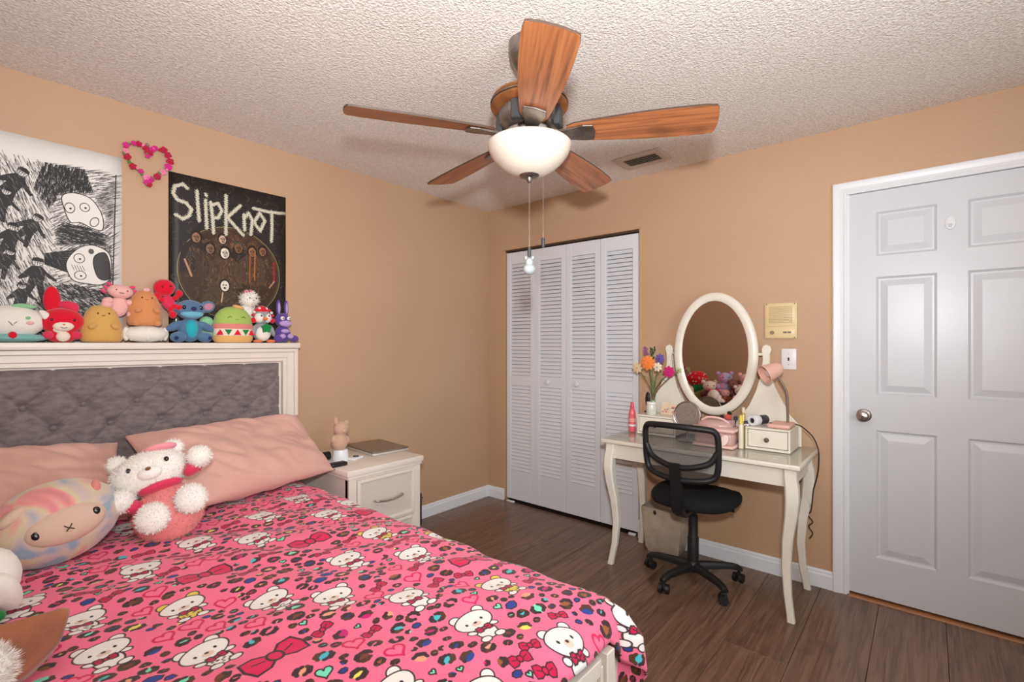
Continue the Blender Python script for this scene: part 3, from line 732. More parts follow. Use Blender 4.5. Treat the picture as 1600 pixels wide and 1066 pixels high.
# ------------------------------------------------------------------ bed
bed = thing('bed', 'white framed bed with a grey button tufted headboard', 'bed', (-2.57, -1.2, 0))
HX0, HX1 = -3.42, -1.724
hb = B()
hb.box((HX0, -.135, 1.282), (HX1, -.020, 1.312), .004)                    # cap
obj('headboard_cap', hb, 'cream', bed)
b = B()
def frame_ring(b, x0, x1, z0, z1, wd, y0, y1, r=.003):
    b.box((x0, y0, z0), (x0 + wd, y1, z1), r, 1); b.box((x1 - wd, y0, z0), (x1, y1, z1), r, 1); b.box((x0 + wd, y0, z1 - wd), (x1 - wd, y1, z1), r, 1)
b.box((HX0 + .003, -.10, 0), (HX0 + .06, -.022, 1.282), .003, 1).box((HX1 - .06, -.10, 0), (HX1 - .003, -.022, 1.282), .003, 1)
b.box((HX0 + .06, -.10, 1.228), (HX1 - .06, -.022, 1.282), .003, 1)
b.box((HX0 + .05, -.06, .25), (HX1 - .05, -.022, 1.24))
obj('headboard_frame', b, 'cream', bed, False)
b = B(); frame_ring(b, HX0 + .004, HX1 - .004, .3, 1.280, .020, -.116, -.098); obj('outer_moulding', b, 'cream', bed, False)
b = B(); frame_ring(b, HX0 + .058, HX1 - .058, .3, 1.230, .022, -.092, -.055); obj('inner_moulding', b, 'cream', bed, False)
PX0, PX1, PZ0, PZ1 = HX0 + .086, HX1 - .086, .45, 1.200
top = [(-2.095 + .1895 * k, 1.043) for k in range(-7, 2)]; bot = [(-2.0 + .190 * k, .950) for k in range(-8, 2)]
btn = [p for p in top if PX0 + .05 < p[0] < PX1 - .05] + [p for p in bot if PX0 + .05 < p[0] < PX1 - .05]
segs = []
for (x, z) in btn[:]:
    if z > 1:
        segs += [((x, z), (x - .095, .95)), ((x, z), (x + .095, .95)), ((x, z), (x - .095, 1.135)), ((x, z), (x + .095, 1.135))]
    else: segs += [((x, z), (x - .095, .85)), ((x, z), (x + .095, .85))]
for k in range(-8, 3): segs.append(((-2.0 + .19 * k, 1.137), (-2.0 + .19 * k, 1.2)))
SG = np.array([(a[0], a[1], q[0], q[1]) for a, q in segs]); BT = np.array(btn)
NU, NV = 330, 96
gu, gv = np.meshgrid(np.linspace(PX0, PX1, NU + 1), np.linspace(.75, PZ1, NV + 1))
dmin = np.full(gu.shape, 9.)
for a0, b0, a1, b1 in SG:
    dx, dy = a1 - a0, b1 - b0; k = np.clip(((gu - a0) * dx + (gv - b0) * dy) / (dx * dx + dy * dy), 0, 1); dmin = np.minimum(dmin, np.hypot(gu - a0 - k * dx, gv - b0 - k * dy))
bmn = np.full(gu.shape, 9.)
for a0, b0 in BT: bmn = np.minimum(bmn, np.hypot(gu - a0, gv - b0))
ed = np.minimum(np.minimum(gu - PX0, PX1 - gu), PZ1 - gv)
dep = .034 * (1 - np.exp(-ed / .018)) - .005 * np.exp(-(dmin / .006) ** 2) - .004 * np.exp(-dmin / .03) - .020 * np.exp(-(bmn / .022) ** 2) - .006 * np.exp(-bmn / .06)
b = B(); b.grid(lambda u, v: (PX0 + (PX1 - PX0) * u, -.060 - float(dep[int(round(v * NV)), int(round(u * NU))]), .75 + (PZ1 - .75) * v), NU, NV)
up = obj('upholstery', b, 'grey_velvet', bed, ang=60)
for x, z in btn: obj('button', B().ell((x, -.070, z), (.011, .005, .011), sub=2), 'grey_velvet', up)
# rails, footboard, mattress
FYB = -2.240
b = B().box((HX0 + .03, -2.20, .16), (HX0 + .06, -.10, .42), .004, 1); obj('side_rail', b, 'cream', bed)
b = B().box((HX1 - .10, -2.20, .16), (HX1 - .07, -.10, .42), .004, 1); obj('side_rail', b, 'cream', bed)
b = B().box((HX0 + .02, FYB + .02, .08), (-1.90, FYB + .05, .47))
for xa, xb in ((-1.935, -1.895), (HX0, HX0 + .07)): b.box((xa, FYB, 0), (xb, FYB + .05, .488), .003, 1)
b.box((-1.955, FYB + .008, .10), (-1.943, FYB + .02, .46), .002, 1)
b.box((HX0 + .07, FYB + .005, .44), (-1.962, FYB + .05, .484), .003, 1).box((HX0 + .07, FYB + .005, .08), (-1.962, FYB + .05, .14), .003, 1)
for k in range(1, 4):
    xx = HX0 + .07 + 1.4 * k / 4; b.box((xx - .03, FYB + .008, .14), (xx + .03, FYB + .02, .44), .002, 1)
obj('footboard', b, 'cream', bed, False)
obj('mattress', B().box((-3.345, -2.195, .32), (-1.835, -.125, .555), .05, 4), 'white_sheet', bed)

# ------------------------------------------------------------------ duvet and its print
DX0, DX1, DYF, DYH = -3.345, -1.855, -2.175, -.30      # flat part
TOPZ = .592; RR = .045; OS, OF = .36, .185
PPM = 820
W0, W1, V0, V1 = DX0 - OS, DX1 + OS, DYF - OF, DYH
def duvet_print():
    W, Hh = int((W1 - W0) * PPM), int((V1 - V0) * PPM); c = Canvas(W, Hh, (247, 112, 146)); rg = random.Random(21)
    X = lambda x: (x - W0) * PPM
    Yp = lambda y: (V1 - y) * PPM
    dark = (58, 40, 44); crim = (200, 20, 72)
    def heart(x, y, s, col, a, ring=None):
        pts = []
        for i in range(22):
            t = 2 * math.pi * i / 22; hx = 16 * math.sin(t) ** 3; hy = -(13 * math.cos(t) - 5 * math.cos(2 * t) - 2 * math.cos(3 * t) - math.cos(4 * t))
            hx, hy = hx * s / 16, hy * s / 16; pts.append((x + hx * math.cos(a) - hy * math.sin(a), y + hx * math.sin(a) + hy * math.cos(a)))
        if ring: c.pline(pts, ring, col, closed=True)
        else: c.poly(pts, col, outline=dark, ow=3)
    def bow(x, y, s, a, ow=3, col=crim):
        ca, sa = math.cos(a), math.sin(a); T = lambda u, v: (x + s * (u * ca - v * sa), y + s * (u * sa + v * ca))
        for sg in (-1, 1): c.poly([T(0, -.12), T(sg * .45, -.5), T(sg * .9, -.48), T(sg * 1.02, 0), T(sg * .9, .46), T(sg * .45, .45), T(0, .12)], col, outline=dark, ow=ow)
        for sg in (-1, 1): c.line(T(sg * .35, 0), T(sg * .7, -.12), ow * .7, dark)
        c.ell(x, y, .24 * s, .28 * s, col); c.ell(x, y, .24 * s, .28 * s, dark, ring=ow)
    motif = [(-1.997, -.647), (-2.208, -.769), (-2.018, -.956), (-2.327, -.993), (-1.999, -1.275), (-2.195, -1.4), (-2.024, -1.539), (-2.474, -.865), (-2.659, -.976),
             (-2.474, -1.469), (-2.349, -1.59), (-2.643, -1.323), (-2.837, -1.192), (-2.933, -.981), (-2.829, -1.411), (-2.674, -1.593), (-2.224, -1.764),
             (-2.182, -1.988), (-2.0, -1.902), (-2.073, -2.19), (-2.457, -2.024), (-2.332, -2.165), (-2.63, -1.95), (-2.85, -1.8), (-2.75, -2.15), (-3.0, -1.6), (-3.05, -1.25), (-3.05, -2.1),
             (-1.84, -.85), (-1.82, -1.45), (-1.78, -1.98), (-1.80, -2.22), (-3.2, -1.8), (-3.2, -1.0), (-1.65, -1.1), (-1.6, -1.7), (-2.2, -.45), (-2.6, -.5), (-1.9, -.4)]
    bigb = [(-2.578, -1.743), (-2.543, -1.18), (-1.93, -1.724), (-1.85, -1.03), (-2.2, -1.17), (-2.95, -1.95), (-2.46, -2.26)]
    yellow = {4, 11, 18, 29}
    occ = []
    for i, (mx, my) in enumerate(motif): occ.append((X(mx), Yp(my - .012), 66))
    for mx, my in bigb: occ.append((X(mx), Yp(my), 70))
    # leopard spots, hearts and little bows filling the ground
    fills = [(40, 66, 140), (70, 190, 200), (120, 224, 186), (236, 222, 96), (236, 160, 128), (150, 88, 48), (247, 112, 146), (200, 20, 110), (120, 60, 40)]
    pts = []
    tries = 0
    cell = {}
    while tries < 52000:
        tries += 1; x, y = rg.uniform(0, W), rg.uniform(0, Hh); r_ = rg.choice([20, 22, 24]) if tries < 3500 else rg.choice([16, 17, 19]) if tries < 14000 else rg.choice([9, 11, 13])
        if any((x - a) ** 2 + (y - b_) ** 2 < (r_ + q * .86) ** 2 for a, b_, q in occ): continue
        gx, gy = int(x // 60), int(y // 60); bad = False
        for ii in (-1, 0, 1):
            for jj in (-1, 0, 1):
                for (a, b_, q) in cell.get((gx + ii, gy + jj), ()):
                    if (x - a) ** 2 + (y - b_) ** 2 < (r_ + q - 2) ** 2: bad = True
        if bad: continue
        cell.setdefault((gx, gy), []).append((x, y, r_)); pts.append((x, y, r_))
    for x, y, r_ in pts:
        k = rg.random(); a = rg.uniform(0, 6.3)
        if r_ >= 20 and k < .22: bow(x, y, r_ * 1.1, rg.uniform(-.5, .5), 2.5)
        elif r_ >= 20 and k < .42: heart(x, y, r_ * .95, (214, 28, 84), rg.uniform(-.4, .4), ring=5)
        elif k < .09: heart(x, y, r_ * .8, (120, 224, 186), rg.uniform(-.4, .4))
        elif k < .17:
            s_ = r_ * .95; p4 = [(x + s_ * math.cos(a + t) * rg.uniform(.75, 1.15), y + s_ * math.sin(a + t) * .75) for t in (0, .9, 1.7, 2.6, 3.5, 4.4, 5.3)]; c.poly(p4, (40, 62, 140), outline=dark, ow=2.5)
        else:   # open rosette: dark blotches round a coloured core
            fc = rg.choice(fills); c.ell(x, y, r_ * .62, r_ * .42, fc, a)
            n = rg.choice([1, 2, 2, 3])
            for q in range(n):
                t = a + 6.283 * q / n + rg.uniform(-.3, .3); st = []
                for z in range(4): tt = t + z * (.55 if n == 3 else .75 if n == 2 else .9); st.append((x + r_ * .66 * math.cos(tt), y + r_ * .5 * math.sin(tt)))
                for z, (p, q2) in enumerate(zip(st, st[1:])): c.line(p, q2, (8, 11.5, 8)[z] * (1 if r_ > 14 else .7), rg.choice([dark, dark, (84, 52, 36)]))
    for mx, my in bigb: bow(X(mx), Yp(my), 60, rg.uniform(-.25, .25), 5, (222, 18, 84))
    # stand-in motif: plain round-eared white bear with a crimson neck bow
    for i, (mx, my) in enumerate(motif):
        x, y = X(mx), Yp(my); a = rg.uniform(-.25, .25); ca, sa = math.cos(a), math.sin(a); s = .86
        T = lambda u, v: (x + s * (u * ca - v * sa), y + s * (u * sa + v * ca))
        wh = (238, 232, 226); yl = (228, 200, 84); bodyc = yl if i in yellow else wh; headc = wh
        flip = 1 if i % 2 else -1
        p = T(0, 50); c.ell(*p, 24.8, 27.2, dark, a); c.ell(*p, 21.6, 24.0, bodyc, a)
        for u, v in ((-20, 76), (22, 76)): p = T(u, v); c.ell(*p, 13.6, 10.4, dark, a); c.ell(*p, 10.8, 7.6, wh, a)
        for u, v in ((-32, 38), (34, 34)): p = T(u, v); c.ell(*p, 12.0, 8.0, dark, a + .5); c.ell(*p, 9.2, 5.6, wh, a + .5)
        if i in yellow or i % 3 == 0:
            for _ in range(12): p = T(rg.uniform(-18, 18), rg.uniform(34, 70)); c.ell(*p, 2.7, 2.1, (90, 60, 40))
        for u in (-34, 34):
            p = T(u, -30); c.ell(*p, 14.4, 14.4, dark, a); c.ell(*p, 11.6, 11.6, yl if i in yellow else headc, a)
        p = T(0, 0); c.ell(*p, 44.8, 32.0, dark, a); c.ell(*p, 42.0, 29.2, headc, a)
        for u in (-22, 22): p = T(u, 2); c.ell(*p, 2.9, 3.7, (40, 30, 32), a)
        p = T(0, 12); c.ell(*p, 11.2, 8.0, (222, 196, 180), a); p = T(0, 7); c.ell(*p, 4.0, 2.9, (60, 40, 42), a)
        p = T(flip * 3, 38); bow(*p, 18, a, 3)
    return c.a
dm = image_mat('bed_print', duvet_print(), .85, bump=.15, bscale=220, sheen=.15)
def duvet_xy(u, v):
    x = W0 + (W1 - W0) * u; k = min(1, max(0, (x - DX1 + .06) / .10)); k = k * k * (3 - 2 * k)
    v0 = DYF - (.078 + .10 * k); return x, v0 + (V1 - v0) * v
def duvet_pt(u, v):
    x, y = duvet_xy(u, v)
    sx = x - DX1 if x > DX1 else (x - DX0 if x < DX0 else 0); sy = y - DYF if y < DYF else 0
    bx, by = min(max(x, DX0), DX1), max(y, DYF); s = math.hypot(sx, sy)
    fx = (x - DX0) / (DX1 - DX0)
    z = TOPZ + .010 * mnoise.noise(Vector((x * 3.1, y * 3.1, 0))) + .006 * mnoise.noise(Vector((x * 9, y * 5, 2)))
    z += .004 * math.sin((x * .8 + y) * 24 + 2 * mnoise.noise(Vector((x * 2, y * 2, 5))))
    dtop = min(abs(x - DX0) if 0 < fx < 1 else 0, abs(DX1 - x) if 0 < fx < 1 else 0, abs(y - DYF) if y > DYF else 0)
    z -= .018 * math.exp(-dtop / .05)
    hd = (y - (-.75)) 
    if s == 0: return Vector((x, y, z))
    dx, dy = sx / s, sy / s; q = RR * math.pi / 2
    if s < q: a = s / RR; o_, dn = RR * math.sin(a), RR * (1 - math.cos(a))
    else: o_, dn = RR, RR + (s - q)
    wob = min(1, s / .12)
    o_ += wob * (.012 * math.sin(y * 19 + 1.5 * math.sin(x * 7)) if dy == 0 else .014 * math.sin(x * 17 + y * 6)) + wob * (.03 + .02 * (s / .36))
    if dx and dy: o_ += wob * .035 * math.sin(math.atan2(dy, dx) * 5)
    dn += .02 * math.sin(x * 6) * wob if dx == 0 else 0
    return Vector((bx + dx * o_, by + dy * o_, z - dn))
b = B(); b.grid(duvet_pt, 210, 190, lambda u, v: (u, (duvet_xy(u, v)[1] - V0) / (V1 - V0)))
dv = obj('duvet', b, dm, ang=180); sm = dv.modifiers.new('thick', 'SOLIDIFY'); sm.thickness = .010; sm.offset = -1
tag(dv, 'bright pink duvet printed with leopard spots, hearts, bows and white bears', 'duvet')

# ------------------------------------------------------------------ pillows
def pillow(name, label, corners, thick, seed):
    """corners: bottom-left, bottom-right, top-right, top-left in world space"""
    A_, B_, C_, D_ = [Vector(c) for c in corners]
    n = ((B_ - A_).cross(D_ - A_)).normalized()
    if n.y > 0: n = -n
    if n.z < 0: n = -n
    b = B(); NUq, NVq = 84, 56
    def P(u, v, side):
        e = (1 - abs(2 * u - 1) ** 3.2) * (1 - abs(2 * v - 1) ** 3.0); h = thick * .5 * max(e, 0) ** .62
        pu = .03 * (1 - (2 * v - 1) ** 2) * (1 if u < .5 else -1) * abs(2 * u - 1) ** 4
        pv = .05 * (1 - (2 * u - 1) ** 2) * (1 if v < .5 else -1) * abs(2 * v - 1) ** 4
        uu, vv_ = u + pu, v + pv
        p = A_.lerp(B_, uu).lerp(D_.lerp(C_, uu), vv_)
        wr_ = .016 * mnoise.noise(Vector((u * 5 + seed, v * 4, seed))) + .022 * abs(mnoise.noise(Vector((u * 9 + v * 7, v * 3 - u * 3, seed + 4)))) 
        dist = min(u, 1 - u); fold = .014 * math.sin((v * 9 + seed) * 2.6 + 3 * mnoise.noise(Vector((u * 3, v * 3, seed)))) * math.exp(-dist / .13)
        return p + n * side * (h + (wr_ + fold) * min(1, e * 2.5)) 
    for side in (1, -1): b.grid(lambda u, v: P(u, v, side), NUq, NVq)
    bmesh.ops.remove_doubles(b.bm, verts=b.bm.verts, dist=.0006)
    return tag(obj(name, b, 'pink_sheet', ang=180), label, 'pillow')
pillow('pillow', 'pale pink pillow in the middle of the bed, behind the white fluffy plush', [(-2.52, -.69, .64), (-1.715, -.50, .64), (-1.76, -.17, .905), (-2.55, -.20, .905)], .17, 1.3)
pillow('pillow', 'pale pink pillow at the left of the bed, behind the tie-dye plush', [(-3.26, -.56, .64), (-2.60, -.56, .64), (-2.56, -.17, .875), (-3.26, -.17, .91)], .17, 4.7)

# ------------------------------------------------------------------ nightstand and what stands on it
NX0, NX1, NY0, NY1 = -1.718, -1.222, -.622, -.03
ns = thing('nightstand', 'cream two drawer nightstand beside the bed', 'nightstand', ((NX0 + NX1) / 2, -.32, 0))
b = B().box((NX0 + .015, NY0 + .022, .03), (NX1 - .015, NY1, .60), .003, 1)
for x in (NX0 + .015, NX1 - .06): b.box((x, NY0 + .012, 0), (x + .045, NY0 + .05, .60), .003, 1)
obj('carcass', b, 'cream', ns, False)
b = B().box((NX0, NY0, .618), (NX1, NY1, .650), .004).box((NX0 + .008, NY0 + .008, .600), (NX1 - .008, NY1, .618), .003)
obj('top', b, 'cream', ns)
for z0, z1 in ((.338, .585), (.075, .318)):
    b = B().box((NX0 + .066, NY0 + .012, z0), (NX1 - .066, NY0 + .03, z1), .002, 1)
    dd = obj('drawer', b, mat('drawer_front', (205, 194, 184), .4) if z0 > .3 else bpy.data.materials['drawer_front'], ns, False)
    b = B(); x0, x1 = NX0 + .062, NX1 - .062
    for lo, hi in (((x0, NY0 + .002, z0 - .004), (x0 + .018, NY0 + .02, z1 + .004)), ((x1 - .018, NY0 + .002, z0 - .004), (x1, NY0 + .02, z1 + .004)), ((x0 + .018, NY0 + .002, z0 - .004), (x1 - .018, NY0 + .02, z0 + .014)), ((x0 + .018, NY0 + .002, z1 - .014), (x1 - .018, NY0 + .02, z1 + .004))): b.box(lo, hi, .004, 2)
    obj('drawer_moulding', b, 'cream', dd, False)
    zc_ = (z0 + z1) / 2; xm = (NX0 + NX1) / 2
    b = B().tube(spline([(xm - .085, NY0 - .002, zc_ + .002), (xm - .08, NY0 - .020, zc_ + .002), (xm, NY0 - .030, zc_ - .005), (xm + .08, NY0 - .020, zc_ + .002), (xm + .085, NY0 - .002, zc_ + .002)], 5), .007, 8, sy=.7)
    obj('handle', b, 'chrome', dd)
lx, ly, la = -1.305, -.268, R(-4)
lm = Matrix.Translation((lx, ly, .650)) @ Matrix.Rotation(la, 4, 'Z')
lt = thing('laptop', 'closed grey laptop lying on the nightstand', 'laptop', (lx, ly, .650))
obj('base', B().box((-.123, -.172, .001), (.123, .172, .015), .004, 2, lm), 'laptop_base', lt)
obj('lid', B().box((-.123, -.172, .0165), (.123, .172, .024), .004, 2, lm), 'laptop', lt)
obj('hinge', B().tube([(.118, -.14, .015), (.118, .14, .015)], .005, 8, m=lm), 'dark_grey', lt)
bx_, by_ = -1.605, -.36
bl = thing('bear_lamp', 'tan bear shaped lamp on a white round base at back of the nightstand', 'lamp', (bx_, by_, .65))
obj('base', B().lathe([(0, .65), (.044, .65), (.046, .656), (.042, .700), (.038, .712), (0, .712)], (bx_, by_, 0), 28), 'white_paint', bl)
tanp = cloth('tan_ceramic', (196, 158, 132), b=.1)
obj('body', B().ell((bx_ - .004, by_, .755), (.047, .036, .050)).ell((bx_ - .040, by_, .775), (.018, .016, .024), (0, 25, 0), 2).ell((bx_ + .040, by_, .762), (.016, .016, .024), (0, -25, 0), 2), tanp, bl)
obj('head', B().ell((bx_ + .006, by_, .828), (.043, .034, .040)).ell((bx_ + .006, by_ - .03, .818), (.016, .012, .012), sub=2), tanp, bl)
obj('ear', B().ell((bx_ - .026, by_, .872), (.013, .009, .026), (0, -8, 0), 2), tanp, bl)
obj('ear', B().ell((bx_ + .036, by_, .858), (.018, .010, .018), sub=2), tanp, bl)
em = Matrix.Translation((-1.535, -.400, .65)) @ Matrix.Rotation(R(20), 4, 'Z')
ec = thing('charging_case', 'small flat white case lying at the front of the nightstand', 'case', (-1.535, -.400, .65))
obj('case', B().box((-.042, -.026, .0), (.042, .026, .014), .006, 3, em), 'white_paint', ec)
obj('ring', B().tube([(.004 + .014 * math.cos(t), .014 * math.sin(t), .0155) for t in [i * math.pi / 8 for i in range(16)]], .0025, 6, True, em), 'dark_grey', ec)
o = obj('speaker', B().tube([(-1.700, -.30, .674), (-1.640, -.30, .674)], [.024, .024], 20), 'black'); o['k'] = 0; tag(o, 'small black cylinder lying beside the pillow on nightstand', 'speaker')
o = obj('glasses_case', B().box((-1.735, -.500, .650), (-1.640, -.450, .672), .010, 3, ), 'black'); tag(o, 'flat black case half hidden by the pillow on nightstand', 'case')
tw = thing('black_bin', 'slim black rounded box on the floor behind the nightstand', 'box', (-1.0, -.09, 0))
obj('shell', B().box((-1.19, -.145, .006), (-.835, -.035, .250), .022, 3), 'black', tw)
obj('trim_band', B().box((-1.188, -.147, .205), (-.833, -.033, .214), .003, 1), 'chrome', tw)

# ------------------------------------------------------------------ vanity table
CYV = -1.918
van = thing('vanity_table', 'cream vanity table with curved legs and a glass top', 'vanity', (-.27, CYV, 0))
TX0, TX1, TY0, TY1 = -.525, -.030, -2.440, -1.405
obj('tabletop', B().box((TX0, TY0, .722), (TX1, TY1, .744), .004), 'vanity', van)
obj('glass_sheet', B().box((TX0 + .006, TY0 + .006, .7445), (TX1 - .004, TY1 - .006, .7505), .001, 1), 'glass', van, False)
b = B().box((TX0 + .035, TY0 + .06, .632), (TX0 + .055, TY1 - .06, .722)).box((TX1 - .055, TY0 + .06, .632), (TX1 - .035, TY1 - .06, .722))
b.box((TX0 + .06, TY0 + .035, .632), (TX1 - .06, TY0 + .055, .722)).box((TX0 + .06, TY1 - .055, .632), (TX1 - .06, TY1 - .035, .722))
obj('apron', b, 'vanity', van, False)
def cabriole(cx, cy, sx, sy):
    b = B(); rings = []
    prof = [(0, .004, .0165), (.03, .000, .0155), (.12, -.014, .0165), (.25, -.022, .0195), (.38, -.014, .0225), (.50, .004, .026), (.58, .010, .0285), (.64, .007, .0285), (.68, .001, .0275), (.722, 0, .0275)]
    for z, off, h in prof:
        c = Vector((cx + sx * off, cy + sy * off, z)); q = h * .72
        rings.append([b.bm.verts.new(c + Vector((x, y, 0))) for x, y in ((-h, -q), (-q, -h), (q, -h), (h, -q), (h, q), (q, h), (-q, h), (-h, q))])
    for a, c in zip(rings, rings[1:]):
        for i in range(8): b.bm.faces.new((a[i], a[(i + 1) % 8], c[(i + 1) % 8], c[i]))
    b.bm.faces.new(rings[0][::-1]); b.bm.faces.new(rings[-1])
    md = obj('leg', b, 'vanity', van, ang=35); return md
for cx, sx in ((TX0 + .047, -1), (TX1 - .047, 1)):
    for cy, sy in ((TY0 + .047, -1), (TY1 - .047, 1)): cabriole(cx, cy, sx, sy)
for y0, y1, kx in ((-2.358, -2.146, 1), (-1.752, -1.508, 1)):
    db = B(); xf = -.300 if y0 < -2 else -.262; z0, z1 = .7515, .868
    db.box((xf + .012, y0, z0), (-.085, y1, z0 + .010), .001, 1).box((xf, y0, z1 - .010), (-.085, y1, z1), .002, 1)
    db.box((xf + .004, y0, z0), (-.085, y0 + .010, z1 - .010), .001, 1).box((xf + .004, y1 - .010, z0), (-.085, y1, z1 - .010), .001, 1)
    db.box((xf + .002, y0, z0), (xf + .02, y1, z0 + .012), .001, 1)
    dbo = obj('drawer_case', db, 'vanity', van, False)
    dw = obj('drawer', B().box((xf + .004, y0 + .013, z0 + .015), (-.10, y1 - .013, z1 - .013), .002, 1), 'vanity', dbo, False)
    mm = Matrix.Translation((xf + .004, (y0 + y1) / 2, (z0 + z1) / 2)) @ Matrix.Rotation(R(-90), 4, 'Y')
    k_ = obj('drawer_knob', B().lathe([(.006, 0), (.006, .008), (.012, .013), (.0125, .018), (.009, .022), (0, .023)], seg=20, m=mm), 'pewter', dbo)
# swing mirror with its two scroll wings
b = B()
def wing(sg):
    pr_ = [(.300, 1.292), (.305, 1.272), (.297, 1.250), (.292, 1.232), (.290, 1.205), (.300, 1.140), (.325, 1.065), (.356, 1.000), (.392, .915), (.420, .882), (.452, .858), (.452, .7515),
           (.080, .7515), (.080, .836), (.110, .850), (.150, .888), (.195, .955), (.228, 1.040), (.252, 1.130), (.266, 1.215), (.265, 1.232), (.258, 1.250), (.256, 1.275), (.262, 1.294), (.280, 1.303)]
    return B().prism([(CYV + sg * y, z) for y, z in pr_], 'x', -.078, -.060, .003)
ms = thing('vanity_mirror', 'oval cream framed mirror standing on the vanity table', 'mirror', (-.08, CYV, .7515))
obj('wing', wing(1), 'vanity', ms, False); obj('wing', wing(-1), 'vanity', ms, False)
obj('stand_rail', B().box((-.080, CYV - .08, .7515), (-.056, CYV + .08, .800), .003), 'vanity', ms)
MY, MZ = -1.921, 1.247; ra, rz = .217, .340
n = 72; sect = [(-.026, -.004), (-.026, .006), (-.018, .012), (.0, .013), (.016, .009), (.024, .002), (.024, -.010), (-.026, -.010)]
b = B(); rings = []
for i in range(n):
    t = 2 * math.pi * i / n; c = Vector((0, ra * math.cos(t), rz * math.sin(t))); nr = Vector((0, math.cos(t) / ra, math.sin(t) / rz)).normalized()
    rings.append([b.bm.verts.new(Vector((-.100 - x, MY, MZ)) + c + nr * d) for d, x in sect])
for i in range(n):
    a, c = rings[i], rings[(i + 1) % n]
    for j in range(8): b.bm.faces.new((a[j], a[(j + 1) % 8], c[(j + 1) % 8], c[j]))
obj('mirror_frame', b, 'vanity', ms, ang=50)
obj('mirror_glass', B().prism([(MY + (ra - .022) * math.cos(2 * math.pi * i / n), MZ + (rz - .022) * math.sin(2 * math.pi * i / n)) for i in range(n)], 'x', -.102, -.098), 'mirror', ms, False)
for sg in (-1, 1): obj('pivot', B().tube([(-.095, MY + sg * .235, MZ + .0), (-.070, MY + sg * .262, MZ)], .008, 10), 'vanity', ms)

# things on the vanity ------------------------------------------------
GZ = .7515
def std(name, label, cat, prof, x, y, z, m, seg=24, group=None):
    t = thing(name, label, cat, (x, y, z), group); return t
sp = thing('spray_bottle', 'tall coral pink spray bottle on the left end of the vanity', 'bottle', (-.225, -1.458, GZ))
pinkm = mat('coral_bottle', (226, 96, 108), .25, coat=.5); C_ = (-.225, -1.458, GZ)
obj('body', B().lathe([(0, 0), (.020, 0), (.0215, .004), (.0215, .115), (.018, .135), (.012, .145), (0, .146)], C_, 24), pinkm, sp)
obj('cap', B().lathe([(.0115, .144), (.012, .155), (.010, .178), (.006, .186), (0, .187)], C_, 20), mat('coral_cap', (214, 70, 86), .3), sp)
obj('band', B().lathe([(.0218, .034), (.0221, .036), (.0221, .044), (.0218, .046)], C_, 24), 'white_paint', sp)
obj('label_panel', B().lathe([(.0217, .060), (.0219, .061), (.0219, .084), (.0217, .085)], C_, 24), mat('label_pink', (238, 150, 150), .4), sp)
VX, VY = -.175, -1.575
vs_ = thing('flower_vase', 'slim clear glass vase of flowers on the left drawer box', 'vase', (VX, VY, .868))
obj('vase_glass', B().lathe([(0, .868), (.022, .868), (.024, .874), (.020, .92), (.017, .97), (.022, 1.0), (.0205, 1.0), (.0155, .97), (.018, .92), (.021, .878), (0, .876)], (VX, VY, 0), 24), 'glass', vs_)
obj('water', B().lathe([(0, .879), (.0195, .880), (.0165, .92), (.0148, .955), (0, .955)], (VX, VY, 0), 20), mat('vase_water', (150, 170, 150), .1, var=(120, 150, 120)), vs_)
grm = mat('stem_green', (62, 112, 60), .6, var=(90, 140, 80), vscale=30)
brm = mat('dry_stem', (110, 84, 56), .8)
def P2(px, py, dx=0): return Vector((-.175 + dx, -1.509 - (px - 1000) * .00412, 1.308 - (py - 537) * .00392))
def petals(b, c, r, n, cup=.3, m=None, sq=.5):
    for k in range(n):
        t = 2 * math.pi * k / n; d = Vector((-cup, math.cos(t), math.sin(t))).normalized()
        b.ell(c + d * r * .55, (r * .20, r * .52, r * .34), (math.degrees(t), 0, 0), 1)
    return b
flw = [('orange', 'large orange open flower in the vase', (1012, 568), .048, 9, (236, 130, 62), grm), ('lavender', 'spray of small mauve florets at the top of the vase', (1007, 551), .030, 0, (140, 92, 128), brm),
       ('violet', 'round violet flower at upper right of the vase', (1028, 561), .032, 8, (104, 84, 150), grm), ('cream_left', 'dried cream flower leaning left over the closet edge', (990, 577), .036, 8, (214, 186, 150), brm),
       ('ivory', 'small ivory flower in the middle of the bouquet', (1027, 574), .030, 7, (226, 212, 186), grm), ('magenta', 'bright magenta flower leaning right in the vase', (1043, 581), .038, 8, (196, 34, 108), brm),
       ('green', 'dark green leafy sprig at the top of the bouquet', (1016, 551), .028, 0, (52, 72, 44), grm), ('bud', 'small pale green bud farthest right in the bouquet', (1056, 578), .018, 5, (176, 186, 130), brm)]
